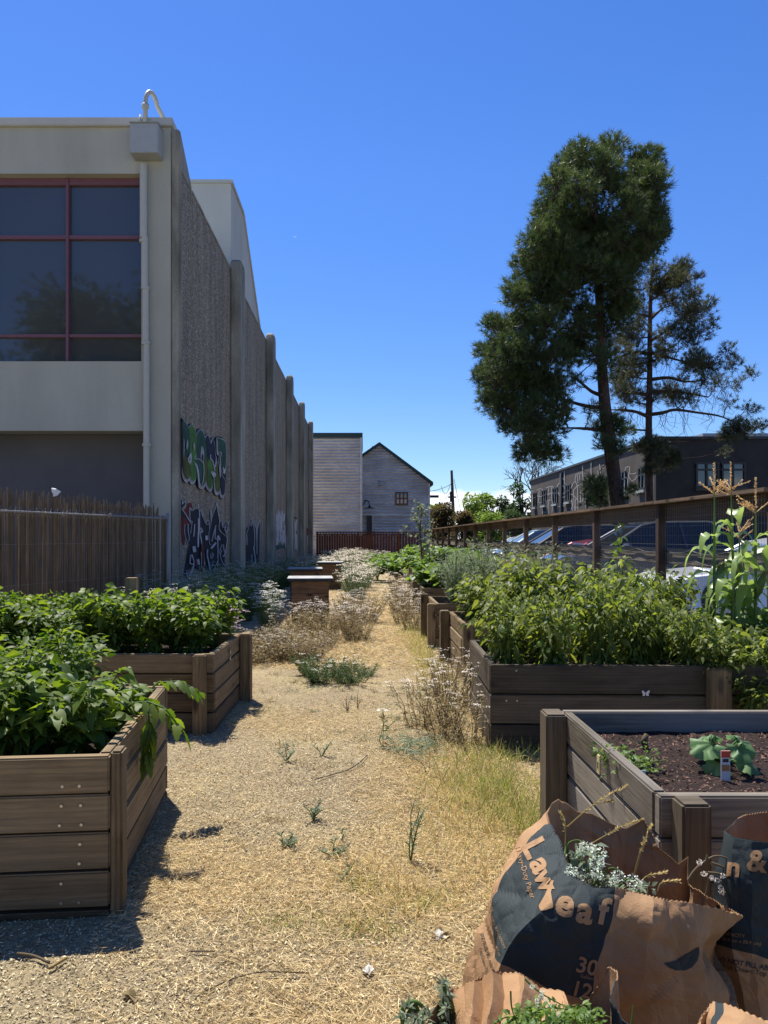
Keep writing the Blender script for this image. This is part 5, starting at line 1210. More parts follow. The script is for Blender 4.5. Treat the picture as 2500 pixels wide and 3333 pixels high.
# orange plant cage
oc = thing('plant_cage', 'orange wire plant cage standing near the fence', 'plant cage', (cx(1670, 12.5), 12.5, 0)); b = B(); o_ = Vector((cx(1672, 12.5), 12.5, 0)); M_or = flat('orange_wire', (.55, .2, .06))
for zz, rr in ((.98, .24), (.75, .19), (.5, .14)): b.tube([o_+Vector((rr*math.cos(t), rr*math.sin(t), zz)) for t in [k*math.pi/8 for k in range(17)]], .008, 5, False)
b.build('ring', M_or, oc)
for k in range(3): b = B(); t = k*2.09+.4; b.tube([o_+Vector((.05*math.cos(t), .05*math.sin(t), 0)), o_+Vector((.24*math.cos(t), .24*math.sin(t), 1.0))], .008, 5); b.build('leg', M_or, oc)

# ------------------------------------------------------------------ trees
def pine(name, label, Y, trunk, trad, clumps, nl, nmat, nn=14, thick=.02, dens=60, off=(1450, 400), sc=.633, extra=(), spread=2.2):
    tp = [at(off[0]+x*sc, off[1]+y*sc, Y) for x, y in trunk]; base = Vector((tp[0].x, Y, 0)); root = thing(name, label, 'tree', base)
    b = B(); pts = [Vector((base.x+.1, Y, -.1))]+tp; b.tube(smoothpoly(pts, 3, False), [trad*(1-.86*(i/(len(pts)*3-3))**1.1) for i in range(len(pts)*3-2)], 12); b.build('trunk', M_bark, root, smooth=True)
    bb = B(); P_ = []; D_ = []; tw = B(); zs = [p.z for p in tp]
    def tr_at(z):
        z = max(zs[0], min(zs[-1], z)); 
        for i in range(len(tp)-1):
            if tp[i].z <= z <= tp[i+1].z: return tp[i].lerp(tp[i+1], (z-tp[i].z)/(tp[i+1].z-tp[i].z+1e-9))
        return tp[-1]
    nodes = [(tr_at(zs[0]+(zs[-1]-zs[0])*(.22+.78*k/40)), .09, 0) for k in range(41)]
    for l_ in extra:
        e = B(); pts = [at(off[0]+x*sc, off[1]+y*sc, Y+random.uniform(-.3, .3)) for x, y in l_]; sm = smoothpoly(pts, 3, False); e.tube(sm, [.10*(1-.7*i/(len(sm)-1)) for i in range(len(sm))], 6); e.build('limb', M_bark, root, smooth=True)
        nodes += [(q, .05, 0) for q in sm[2:]]
    order = sorted(clumps, key=lambda q: abs(q[0]-(trunk[0][0]+trunk[-1][0])/2))
    for ci, cl in enumerate(order):
        x, y, r = cl[:3]; r *= 1.12; dn = cl[3] if len(cl) > 3 else 1.0
        for dup_ in range(2 if r > 65 and dn >= .9 else 1):
            dY = random.uniform(-spread, spread)*(1 if dup_ == 0 else 1.1); c = at(off[0]+x*sc, off[1]+y*sc, Y+dY); rm = r*sc/F*Y
            best = min(nodes, key=lambda q: (q[0]-c).length+max(0, q[0].z-c.z+.2)*3+q[2]*.25)
            q0 = best[0]; dq = (c-q0).length; cv = curve(q0, c, 6, wob=.05+.03*dq, lift=-.1); r0 = min(best[1]*.6, .02+.012*dq+.012); bb.tube(cv, [r0*(1-.6*k/6) for k in range(7)], 5, False)
            for k in (2, 4, 6): nodes.append((cv[k], r0*.85, best[2]+1))
            n = int(dens*dn*(rm/.6)**2)
            for k in range(n):
                d = Vector((random.gauss(0, 1), random.gauss(0, 1), random.gauss(.15, 1))).normalized(); rr = rm*random.random()**.45*(1+.18*mnoise.noise(d*2+Vector((ci, 0, 0))))
                p = c+Vector((d.x*rr, d.y*rr, d.z*rr*.9)); P_.append(tuple(p)); D_.append(tuple(d*.8+Vector((0, 0, .75))))
                if random.random() < .45: tw.tube([c.lerp(p, .1), c.lerp(p, .6)-Vector((0, 0, .08)), p], [.014, .010, .006], 3, False)
    bb.build('limbs', M_bark, root); 
    tw.build('twigs', M_twig, root)
    P0 = np.array(P_); D0 = nrm(np.array(D_)); nT = len(P0)
    Pn = np.repeat(P0, nn, 0)+rng.normal(0, .03, (nT*nn, 3)); Dn = np.repeat(D0, nn, 0)+rng.normal(0, .62, (nT*nn, 3)); ti = np.clip(np.repeat(rng.random(nT), nn)*.75+rng.random(nT*nn)*.25, 0, 1)
    v, f, t = leaves(Pn, Dn, rng.uniform(.7, 1.1, nT*nn)*np.repeat(rng.uniform(.6, 1.2, nT), nn)*nl, thick, T_TRI, .12, .8, ti); npmesh('crown', v, f, nmat, root, t)
    return root
trk = [(893, 1990), (885, 1950), (845, 1650), (820, 1450), (805, 1250), (795, 1000), (785, 800), (775, 600), (770, 400), (775, 250)]
cl = [(690, 165, 80), (850, 130, 75), (640, 230, 85), (800, 240, 100), (570, 320, 80), (700, 360, 95), (860, 330, 80), (1050, 200, 85), (1000, 280, 90), (960, 185, 55), (540, 420, 75), (520, 500, 85), (620, 470, 80), (700, 560, 120), (1050, 400, 80), (950, 470, 85), (1080, 490, 70), (830, 560, 85), (480, 620, 90), (590, 650, 100), (750, 670, 95), (900, 620, 95), (1050, 600, 90), (430, 740, 85), (520, 760, 100), (930, 770, 75),
      (335, 835, 52), (370, 900, 75), (480, 870, 95), (560, 940, 80), (850, 760, 70), (690, 820, 55, .6), (250, 1050, 65), (330, 1070, 80), (430, 1030, 95), (520, 1040, 90), (650, 900, 55, .6), (700, 1000, 70, .7), (225, 1180, 75), (320, 1200, 105), (440, 1180, 105), (560, 1200, 80, .8), (680, 1120, 70, .8), (860, 950, 60), (920, 1010, 50), (205, 1300, 68), (270, 1330, 105), (400, 1330, 110), (510, 1350, 95), (600, 1300, 65, .7),
      (235, 1430, 75), (330, 1460, 95), (450, 1480, 90), (560, 1440, 75, .7), (330, 1555, 60), (430, 1580, 85), (540, 1570, 80), (610, 1500, 50), (430, 1680, 72), (520, 1700, 65), (595, 1700, 42), (390, 1710, 40), (850, 1560, 75), (820, 1660, 55), (930, 1590, 50), (880, 1680, 50), (765, 1870, 60), (800, 1930, 60), (945, 1900, 42), (720, 1950, 30), (620, 540, 60), (770, 880, 60, .5), (760, 1180, 50, .5), (900, 850, 60)]
FILL = [(random.uniform(500, 900), random.uniform(420, 1280), random.uniform(48, 78), random.uniform(.5, .85)) for _ in range(36)]+[(random.uniform(500, 760), random.uniform(1280, 1560), random.uniform(40, 60), random.uniform(.3, .5)) for _ in range(12)]+[(1000+random.uniform(-60, 90), y_, 75) for y_ in (300, 380, 450, 560, 660)]+[(900, 720, 75), (960, 720, 70), (870, 860, 70), (930, 930, 60), (880, 1020, 55), (560, 560, 85), (600, 860, 90), (700, 740, 85), (700, 1060, 70), (620, 1150, 70)]
ex = [[(800, 1400), (750, 1380), (690, 1330), (640, 1300)], [(795, 1200), (760, 1180), (700, 1120), (650, 1060)], [(815, 1580), (720, 1572), (630, 1568)], [(815, 1465), (720, 1455), (600, 1420), (500, 1390)], [(790, 1000), (700, 980), (600, 940)], [(780, 780), (700, 830), (640, 760)]]
pine('pine_tree', 'large dense dark green pine tree leaning slightly left of its thinner neighbour', 33.0, trk, .36, cl+FILL, .34, M_needle, 15, .028, 66, extra=ex)
trk = [(1050, 1990), (1048, 1950), (1045, 1600), (1050, 1300), (1052, 1000), (1060, 800), (1075, 620)]
cl = [(1225, 730, 48), (1190, 790, 60), (1110, 850, 60, .8), (1080, 760, 60, .7), (1300, 790, 28), (1270, 880, 60, .8), (1340, 950, 60, .6), (1250, 970, 70, .6), (1170, 930, 60, .6), (1375, 1030, 40, .7), (1300, 1080, 65, .6), (1000, 930, 60, .5), (950, 1080, 70, .35), (1150, 1060, 50, .4), (1250, 1130, 50, .4), (900, 1180, 70, .3), (980, 1240, 60, .35), (1130, 1200, 50, .3), (1280, 1190, 50, .6), (1350, 1250, 65, .8), (1450, 1170, 42, .7), (1480, 1240, 50, .6), (1570, 1290, 40, .6), (1400, 1330, 60, .5),
      (1500, 1350, 45, .4), (1200, 1310, 45, .25), (1180, 1410, 60, .6), (1100, 1390, 50, .4), (1250, 1430, 45, .5), (1450, 1430, 45, .3), (1550, 1470, 45, .4), (1600, 1470, 25, .6), (1600, 1560, 45, .8), (1500, 1580, 65, .9), (1440, 1610, 40, .7), (1440, 1690, 40, .35), (930, 1390, 50, .35), (1080, 1680, 75), (1130, 1740, 60), (1180, 1720, 40), (1000, 1660, 45), (1050, 1780, 40), (760, 1560, 42, .5), (770, 1480, 38, .4), (870, 1330, 40, .3), (900, 1480, 35, .3), (1650, 1555, 22, .8), (1210, 820, 50)]
ex = [[(1050, 1500), (1120, 1490), (1180, 1475), (1300, 1490), (1400, 1505), (1470, 1530)], [(1055, 1320), (1150, 1310), (1230, 1330), (1330, 1325)], [(1052, 1385), (1120, 1378), (1220, 1385), (1350, 1410)], [(1055, 1120), (1120, 1080), (1200, 1010)], [(1040, 1510), (960, 1480), (860, 1475)], [(1042, 1400), (960, 1385), (880, 1370)], [(1050, 1180), (1120, 1200), (1280, 1240)], [(1050, 1190), (960, 1180), (860, 1220)], [(1052, 1010), (1120, 950)]]
p2 = pine('pine_tree', 'thinner sparse pine tree with bare lower twigs, right of the large dense one', 38.0, trk, .25, cl+[(random.uniform(880, 1330), random.uniform(820, 1460), random.uniform(40, 66), random.uniform(.4, .65)) for _ in range(44)], .26, M_needle2, 13, .024, 120, extra=ex, spread=1.8)
tw = B()
for k in range(150):
    x = random.uniform(880, 1480); y = random.choice([1490, 1380, 1320, 1200])+random.uniform(-10, 10); p = at(1450+x*.633, 400+y*.633, 38+random.uniform(-1, 1)); L_ = random.uniform(.5, 1.6)
    tw.tube([p, p+Vector((random.uniform(-.3, .3), 0, -.4*L_)), p+Vector((random.uniform(-.6, .6), 0, -.8*L_)), p+Vector((random.uniform(-.8, .8), 0, -L_))], [.014, .011, .009, .006], 3, False)
tw.build('bare_twigs', M_twig, p2)

def crowntree(name, label, X, Y, z0, h, r, mat, n=2600, ll=.22, group=None, clumps=16, trunk=True, up=.2):
    root = thing(name, label, 'tree', (X, Y, 0), group); P_ = []; D_ = []
    b = B(); b.tube([(X, Y, -.1), (X+.1, Y, z0+.3*h), (X, Y, z0+.8*h)], [.05*h+.05, .03*h+.03, .05], 8)
    for c in range(clumps):
        a = random.uniform(0, 6.28); rr = r*math.sqrt(random.random())*.75; zz = z0+h*random.uniform(.12, .9); cc = Vector((X+rr*math.cos(a), Y+rr*math.sin(a), zz)); cr = r*random.uniform(.28, .48)*(1.15-.6*abs((zz-z0)/h-.45))
        b.tube(curve((X, Y, z0+.1*h), cc, 4, wob=.1, lift=0), [.06, .05, .04, .03, .02], 4, False)
        for k in range(n//clumps):
            d = Vector((random.gauss(0, 1), random.gauss(0, 1), random.gauss(.1, 1))).normalized(); q = cc+d*cr*random.random()**.4*(1+.3*mnoise.noise(d*2.5+Vector((c*3, 0, 0)))); P_.append(tuple(q)); D_.append(tuple(d+Vector((0, 0, up))))
    b.build('trunk', M_bark, root); Pn = np.array(P_); v, f, t = leaves(Pn, nrm(np.array(D_))+rng.normal(0, .5, (len(Pn), 3)), rng.uniform(.7, 1.3, len(Pn))*ll, ll*.5, T_QUAD, .3); npmesh('crown', v, f, mat, root, t); return root
def T(name, label, px, pytop, wpx, Y, mat, z0=0, **k):
    c = at(px, pytop, Y); crowntree(name, label, c.x, Y, z0, c.z-z0, wpx/2/F*Y, mat, **k)
gt = 'trees beyond the car park'
T('leafy_tree', 'brown-green cypress-like tree just right of the gabled building', 1445, 1640, 110, 66, M_treeB, ll=.3, group=gt)
T('leafy_tree', 'yellowish tree peeking out behind the corner of the gabled building', 1412, 1628, 60, 70, M_treeL, ll=.3, group=gt)
T('leafy_tree', 'bright yellow-green tree between the brown one and the dark one', 1545, 1612, 130, 72, M_treeL, ll=.35, n=3600, group=gt)
T('leafy_tree', 'mid green tree in front of the white clouds', 1625, 1612, 110, 74, M_treeD, ll=.35, n=3200, group=gt)
T('leafy_tree', 'tall dark green tree against the left end of the brown building', 1700, 1570, 120, 78, M_treeD, ll=.35, n=4200, group=gt)
T('leafy_tree', 'low reddish-brown shrub tree at the foot of the utility pole', 1500, 1665, 90, 60, M_treeB, ll=.25, n=2600, group=gt)
T('leafy_tree', 'low light green shrub tree above the far fence rail', 1590, 1670, 130, 60, M_treeL, ll=.25, n=2600, group=gt)
T('leafy_tree', 'dark shrub tree at the foot of the tall dark tree', 1680, 1660, 110, 62, M_treeD, ll=.25, n=2600, group=gt)
# bare tree
btree = thing('bare_tree', 'leafless pale tree behind the brown building', 'tree', (at(1760, 1600, 90).x, 90, 0)); b = B()
def branch(b, p, d, L_, r, depth):
    q = p+d*L_; m = p.lerp(q, .5)+Vector((random.uniform(-.1, .1), 0, random.uniform(-.05, .1)))*L_; b.tube([p, m, q], [r, r*.8, r*.6], 4, False)
    if depth:
        for _ in range(3): branch(b, p.lerp(q, random.uniform(.5, 1)), (d+Vector((random.gauss(0, .5), random.gauss(0, .4), random.gauss(.1, .35)))).normalized(), L_*.68, r*.6, depth-1)
for (px, h0) in ((1765, 3.6), (1700, 3.0)):
    c = at(px, 1700, 90); branch(b, Vector((c.x, 90, 0)), Vector((0, 0, 1)), h0+1.2, .22, 5 if px == 1765 else 4)
b.build('branches', M_twig, btree)
# tree behind the camera that shows in the window panes
crowntree('reflecting_tree', 'broad leafy tree reflected in the lower half of the upper window panes', -10.6, -7.0, 2.0, 10.6, 4.4, M_treeD, n=14000, ll=.35, clumps=34)

# ------------------------------------------------------------------ paper garden bags
SCY = .80
M_print = pm('dark_print', (.016, .024, .025), (.028, .038, .038), 8, .75, .3, fine=(260, .1), bdist=.003)
M_bklet = flat('black_letter', (.03, .028, .025), .7)
def cr(p0, p1, p2, p3, t): return .5*((2*p1)+(p2-p0)*t+(2*p0-5*p1+4*p2-p3)*t*t+(3*p1-p0-3*p2+p3)*t**3)
def bag(label, cols, dark, nsub=14, rsub=9, crumple=.006, seed=0, closed=True, inner=None):
    """cols: per column a list of rows (px,py,Y); last row goes to the ground"""
    G3 = []
    for c in cols:
        rows = [at(px, py, Y*SCY) for px, py, Y in c]
        g_ = rows[-1].copy(); g_.z = .01; rows.append(g_); G3.append(rows)
    nr = len(G3[0]); fine = []
    for rows in G3:
        L_ = []
        for j in range(nr-1):
            p0, p1, p2, p3 = rows[max(0, j-1)], rows[j], rows[j+1], rows[min(nr-1, j+2)]
            for q in range(rsub): L_.append(cr(p0, p1, p2, p3, q/rsub))
        L_.append(rows[-1]); fine.append(L_)
    nc = len(fine); tot = nc if closed else nc-1; V_ = []; ncols = tot*nsub+(0 if closed else 1); R_ = len(fine[0])
    for ci in range(ncols):
        k, s = divmod(ci, nsub); a = fine[k % nc]; b_ = fine[(k+1) % nc]; u = s/nsub
        for j in range(R_):
            p = a[j].lerp(b_[j], u)
            w_ = crumple*(1 if j > 0 else .6); q = p*7+Vector((seed, 0, 0)); nv = Vector((mnoise.noise(q), mnoise.noise(q+Vector((9, 0, 0))), .3*mnoise.noise(q+Vector((0, 9, 0)))))
            q2 = p*9+Vector((seed, 5, 0))+nv*.6; vd = mnoise.voronoi(q2)[0]; q3 = p*22+Vector((seed, 9, 0))+nv; v3 = mnoise.voronoi(q3)[0]
            rd = min(.35, vd[1]-vd[0]); r3 = min(.3, v3[1]-v3[0]); od = Vector((p.x-.42, p.y-1.80, .1)).normalized() if seed == 3 else Vector((0, -1, 0))
            p = p+nv*w_*1.6+od*((rd-.17)*w_*2.6+(r3-.15)*w_*.8)
            if j == 0: p = p+Vector((0, 0, .0016 if ci % 2 else -.0016))
            V_.append(tuple(p))
    Fc = []; mi = []
    for ci in range(ncols if closed else ncols-1):
        c2 = (ci+1) % ncols
        for j in range(R_-1):
            Fc.append((ci*R_+j, ci*R_+j+1, c2*R_+j+1, c2*R_+j)); mi.append(0 if dark(ci//nsub, j//rsub) else 1)
    c0 = sum((Vector(v) for v in V_), Vector())/len(V_)
    root = thing('paper_bag', label, 'paper bag', (c0.x, c0.y, 0), 'brown paper yard bags')
    me = bpy.data.meshes.new('bag_paper'); me.from_pydata(V_, [], Fc); me.materials.append(M_print); me.materials.append(M_paper)
    me.polygons.foreach_set('material_index', mi); me.polygons.foreach_set('use_smooth', [False]*len(Fc)); me.update()
    o = put(bpy.data.objects.new('bag_paper', me), root)
    bvh = BVHTree.FromPolygons([Vector(v) for v in V_], Fc)
    sl = o.modifiers.new('thickness', 'SOLIDIFY'); sl.thickness = .0012; sl.offset = -1; sl.material_offset = 1
    return root, bvh
def cast(bvh, px, py, eps=.0018):
    d = (at(px, py, 1.0)-Vector((0, 0, H))).normalized(); h_ = bvh.ray_cast(Vector((0, 0, H)), d)
    if h_[0] is None: return None
    n_ = h_[1]
    if n_.dot(d) > 0: n_ = -n_
    return h_[0]+n_*eps
def decal_mesh(name, pts, faces, bvh, mat, parent, eps=.0018):
    bm = bmesh.new(); vs = [bm.verts.new((p[0], p[1], 0)) for p in pts]
    for f in faces:
        try: bm.faces.new([vs[i] for i in f])
        except ValueError: pass
    bmesh.ops.triangulate(bm, faces=bm.faces)
    for _ in range(5):
        ed = [e for e in bm.edges if e.calc_length() > 7]
        if not ed: break
        bmesh.ops.subdivide_edges(bm, edges=ed, cuts=1); bmesh.ops.triangulate(bm, faces=bm.faces)
    dead = []
    for v in bm.verts:
        h_ = cast(bvh, v.co.x, v.co.y, eps)
        if h_ is None: dead.append(v)
        else: v.co = h_
    bmesh.ops.delete(bm, geom=dead, context='VERTS')
    bad = [f for f in bm.faces if max(e.calc_length() for e in f.edges) > .05]; bmesh.ops.delete(bm, geom=bad, context='FACES')
    me = bpy.data.meshes.new(name); bm.to_mesh(me); bm.free(); me.materials.append(mat)
    return put(bpy.data.objects.new(name, me), parent)
def lettering(s, px, py, size, ang, bvh, mat, parent, bold=.02, align='CENTER', sx=1.0, shear=0, eps=.0018):
    cu = bpy.data.curves.new('t', 'FONT'); cu.body = s; cu.size = 1; cu.offset = bold; cu.align_x = align; cu.align_y = 'CENTER'; cu.resolution_u = 3
    o = bpy.data.objects.new('t', cu); COL.objects.link(o); bpy.context.view_layer.update()
    me = bpy.data.meshes.new_from_object(o); pts = []; a = R(ang)
    for v in me.vertices:
        x, y = (v.co.x+shear*v.co.y)*size*sx, -v.co.y*size; pts.append((px+x*math.cos(a)-y*math.sin(a), py+x*math.sin(a)+y*math.cos(a)))
    fc = [tuple(p.vertices) for p in me.polygons]; COL.objects.unlink(o); bpy.data.objects.remove(o); bpy.data.curves.remove(cu); bpy.data.meshes.remove(me)
    return decal_mesh('lettering', pts, fc, bvh, mat, parent, eps)
back = lambda px, py, Y: [(px, py, Y), (px, py+120, Y), (px, py+260, Y), (px, py+420, Y), (px, py+600, Y)]
colsA = [
    [(1787, 2655, 2.42), (1681, 2767, 2.34), (1598, 2904, 2.27), (1545, 3080, 2.22), (1512, 3300, 2.2)],
    [(1797, 2682, 2.36), (1712, 2765, 2.26), (1606, 2908, 2.2), (1604, 3085, 2.13), (1560, 3310, 2.1)],
    [(1832, 2745, 2.22), (1752, 2850, 2.12), (1650, 2985, 2.09), (1612, 3110, 2.06), (1575, 3320, 2.04)],
    [(1866, 2850, 2.06), (1788, 2930, 2.0), (1704, 3020, 1.98), (1632, 3138, 1.97), (1592, 3330, 1.97)],
    [(1932, 2886, 2.02), (1890, 2960, 1.97), (1840, 3055, 1.95), (1780, 3215, 1.95), (1750, 3340, 1.96)],
    [(2003, 2888, 2.0), (1992, 2980, 1.97), (1972, 3080, 1.96), (1932, 3262, 1.96), (1915, 3350, 1.97)],
    [(2120, 2914, 1.99), (2120, 2990, 1.94), (2115, 3090, 1.94), (2110, 3240, 1.96), (2110, 3350, 1.98)],
    [(2250, 2940, 2.03), (2264, 3030, 2.0), (2274, 3116, 2.02), (2305, 3230, 2.03), (2320, 3350, 2.05)],
    [(2414, 2980, 2.15), (2350, 3036, 2.14), (2283, 3092, 2.14), (2375, 3233, 2.15), (2385, 3350, 2.2)],
    [(2330, 2930, 2.3), (2335, 3040, 2.3), (2330, 3150, 2.3), (2370, 3260, 2.3), (2380, 3400, 2.3)],
    [(2236, 2880, 2.42), (2240, 3000, 2.42), (2240, 3140, 2.42), (2240, 3280, 2.42), (2240, 3420, 2.42)],
    back(2240, 2790, 2.47), back(2205, 2815, 2.47), back(2150, 2765, 2.5), back(2084, 2672, 2.54), back(2030, 2700, 2.56), back(1990, 2685, 2.56), back(1927, 2651, 2.58), back(1883, 2642, 2.56), back(1847, 2619, 2.54), back(1815, 2601, 2.52), back(1795, 2619, 2.47)]
bA, bvA = bag('crumpled brown and dark green paper yard bag filled with cut white flowers', colsA, lambda c, r: (1 <= c <= 4 and r <= 2), nsub=20, rsub=14, crumple=.0095, seed=3)
C1 = lambda x, y: (1500+x*.36166, 2550+y*.36166)
C2 = lambda x, y: (1950+x*.35393, 2550+y*.35393)
def poly(pts, cf, bvh, mat, parent, name='lettering', eps=.0018):
    p = [cf(*q) for q in pts]; return decal_mesh(name, p, [tuple(range(len(p)))], bvh, mat, parent, eps)
poly([(840, 880), (815, 985), (765, 1100), (790, 1110), (832, 1100), (828, 1118), (770, 1140), (720, 1148), (706, 1105), (760, 1010), (815, 880)], C1, bvA, M_paper, bA)
for ch, x, y, sz, an in (('e', 940, 1082, 350, 14), ('a', 1118, 1150, 330, 13), ('f', 1278, 1160, 320, 11)): lettering(ch, *C1(x, y), sz*.36166, an, bvA, M_paper, bA, .035)
for ch, x, y, sz, an in (('L', 655, 585, 290, 62), ('a', 722, 738, 280, 64), ('w', 765, 880, 250, 66)): lettering(ch, *C1(x, y), sz*.36166, an, bvA, M_paper, bA, .035)
lettering('Heavy-Duty Paper', *C1(582, 805), 66*.36166, 73, bvA, M_paper, bA, .0)
lettering('12 BAGS', *C1(262, 1100), 34*.36166, 66, bvA, M_paper, bA, .0)
lettering('16 IN X 12 IN X 35 IN CAPACITY', *C1(318, 1290), 30*.36166, 68, bvA, M_paper, bA, .0)
lettering('(40.6 cm x 30.4 cm x 88.9 cm)', *C1(300, 1400), 27*.36166, 70, bvA, M_paper, bA, .0)
lettering('30', *C1(1135, 1650), 200*.36166, 14, bvA, M_paper, bA, .02); lettering('Gallon', *C1(1128, 1742), 44*.36166, 14, bvA, M_paper, bA, 0)
lettering('12', *C1(1085, 1862), 190*.36166, 14, bvA, M_paper, bA, .02); lettering('Paper Bags', *C1(1070, 1952), 42*.36166, 14, bvA, M_paper, bA, 0)
lettering('DO NOT FILL ABOVE', *C1(245, 1530), 40*.36166, 73, bvA, M_bklet, bA, .01); lettering('Roll Down Top', *C1(212, 1600), 38*.36166, 73, bvA, M_bklet, bA, .0)
poly([(590, 1652), (700, 1632), (800, 1600), (880, 1548), (912, 1500), (918, 1560), (900, 1625), (850, 1690), (780, 1718), (700, 1715), (640, 1690)], C2, bvA, M_print, bA, 'leaf_print')

colsB = [
    [(2359, 2706, 2.35), (2345, 2780, 2.33), (2322, 2870, 2.32), (2325, 3070, 2.3), (2385, 3205, 2.28), (2400, 3400, 2.28)],
    [(2385, 2722, 2.28), (2378, 2790, 2.26), (2370, 2880, 2.24), (2390, 3093, 2.22), (2420, 3220, 2.22), (2430, 3400, 2.22)],
    [(2440, 2733, 2.24), (2440, 2800, 2.22), (2440, 2900, 2.2), (2450, 3105, 2.2), (2470, 3230, 2.2), (2480, 3400, 2.2)],
    [(2500, 2742, 2.22), (2505, 2810, 2.2), (2510, 2900, 2.2), (2515, 3122, 2.2), (2530, 3240, 2.2), (2540, 3400, 2.2)],
    [(2640, 2700, 2.22), (2640, 2800, 2.2), (2650, 2900, 2.2), (2660, 3150, 2.2), (2660, 3260, 2.2), (2660, 3400, 2.2)],
    [(2790, 2700, 2.45), (2790, 2800, 2.45), (2790, 2900, 2.45), (2790, 3100, 2.45), (2790, 3250, 2.45), (2790, 3400, 2.45)],
    [(2700, 2630, 2.65), (2700, 2750, 2.65), (2700, 2850, 2.65), (2700, 3000, 2.65), (2700, 3200, 2.65), (2700, 3300, 2.65)],
    [(2500, 2642, 2.68), (2500, 2750, 2.68), (2500, 2850, 2.68), (2500, 3000, 2.68), (2500, 3200, 2.68), (2500, 3300, 2.68)],
    [(2430, 2652, 2.64), (2430, 2750, 2.64), (2430, 2850, 2.64), (2430, 3000, 2.64), (2430, 3200, 2.64), (2430, 3300, 2.64)],
    [(2404, 2664, 2.55), (2404, 2750, 2.55), (2400, 2850, 2.55), (2400, 3000, 2.55), (2410, 3200, 2.5), (2410, 3300, 2.5)]]
bB, bvB = bag('dark printed paper yard bag cut by the right edge of the picture', colsB, lambda c, r: ((c in (0, 1, 2, 3, 4, 9)) and r <= 2), nsub=16, rsub=12, crumple=.007, seed=11)
lettering('n', *C2(1240, 775), 255*.35393, 6, bvB, M_paper, bB, .03); lettering('&', *C2(1450, 722), 270*.35393, 6, bvB, M_paper, bB, .03)
lettering('CAPACITY', *C2(1235, 1390), 46*.35393, 7, bvB, M_paper, bB, 0); lettering('x 30.4 cm x 88.9 cm)', *C2(1290, 1450), 46*.35393, 7, bvB, M_paper, bB, 0)
lettering('DO NOT FILL ABOVE THIS LINE', *C2(1065, 1612), 66*.35393, 10, bvB, M_bklet, bB, .02, 'LEFT'); lettering('Roll Down Top of Bag', *C2(1130, 1680), 66*.35393, 10, bvB, M_bklet, bB, .0, 'LEFT')

def bk(px, py, Y, d=500): return [(px, py, Y), (px, py+60, Y), (px, py+150, Y), (px, py+300, Y), (px, py+d, Y)]
def bt_(px, py, Y): return [(px, py, Y), (px-4, py+60, Y-.09), (px-8, py+150, Y-.22), (px-8, py+300, Y-.38), (px, py+500, Y-.44)]
colsC = [bk(1330, 3480, 1.55), bk(1395, 3305, 1.68), bk(1466, 3222, 1.76), bt_(1520, 3200, 1.8), bt_(1545, 3190, 1.74), bt_(1580, 3178, 1.82), bt_(1607, 3160, 1.76), bt_(1640, 3157, 1.84), bt_(1686, 3161, 1.80), bt_(1700, 3180, 1.74), bt_(1748, 3211, 1.82), bt_(1819, 3223, 1.8), bk(1826, 3270, 1.72), bk(1905, 3276, 1.8),
         bk(1950, 3215, 1.78), bk(1985, 3150, 1.76), bk(2010, 3160, 1.72), bk(2016, 3190, 1.66), bk(1990, 3245, 1.62), bk(2023, 3313, 1.58), bk(2160, 3440, 1.5), bk(2100, 3640, 1.35), bk(1700, 3700, 1.3), bk(1400, 3660, 1.35)]
for c in colsC: pass
bC, bvC = bag('open crumpled paper yard bag of weeds at the bottom edge, with pleated rim', colsC[::1], lambda c, r: 17 <= c <= 20, nsub=6, rsub=8, crumple=.010, seed=21)
colsD = [bk(2250, 3345, 1.7), bk(2285, 3295, 1.74), bt_(2318, 3254, 1.78), bt_(2345, 3262, 1.76), bt_(2420, 3290, 1.72), bt_(2510, 3325, 1.7), bk(2680, 3380, 1.7), bk(2680, 3650, 1.4), bk(2400, 3640, 1.35), bk(2280, 3500, 1.45)]
bD, bvD = bag('sunlit folded paper yard bag in the bottom right corner', colsD, lambda c, r: c == 2, nsub=8, rsub=8, crumple=.009, seed=31)

# clippings in the bags
def clip_bundle(label, stems, heads, leafm, headm, nleaf=200, lpos=None, ll=.04, lwid=.012, stem_r=.0018, stemm=None):
    """stems: list of polylines of (px,py,Y)"""
    p0 = at(stems[0][0][0], stems[0][0][1], stems[0][0][2]*SCY); root = thing('cut_plants', label, 'cut plants', p0)
    b = B()
    for s in stems: pts = smoothpoly([at(x, y, Y*SCY) for x, y, Y in s], 4, False); b.tube(pts, [stem_r*(1.25-.8*i/len(pts)) for i in range(len(pts))], 5, False)
    b.build('stems', stemm or M_stem, root, smooth=True)
    if heads:
        q = []; d = []; L_ = []
        for (x, y, Y, r_) in heads:
            c = at(x, y, Y*SCY); r3 = r_/F*Y*SCY
            for k in range(90):
                dd = Vector((random.gauss(0, 1), random.gauss(0, 1), random.gauss(0, .8))).normalized(); q.append(tuple(c+dd*r3*random.uniform(.55, 1))); d.append(tuple(dd+Vector((random.gauss(0, .4), random.gauss(0, .4), random.gauss(0, .4))))); L_.append(r3*.34)
        v, f, t = leaves(np.array(q), np.array(d), np.array(L_), np.array(L_)*.8, T_QUAD, .1); npmesh('flower_heads', v, f, headm, root, t)
    if nleaf:
        P_ = []
        for k in range(nleaf):
            x, y, Y, sp_ = random.choice(lpos); P_.append(tuple(at(x+random.gauss(0, sp_), y+random.gauss(0, sp_*.7), (Y+random.gauss(0, .04))*SCY)))
        v, f, t = leaves(np.array(P_), rdir(nleaf, .2), rng.uniform(.5, 1.2, nleaf)*ll, lwid, T_MED, .3); npmesh('leaves', v, f, leafm, root, t)
    return root
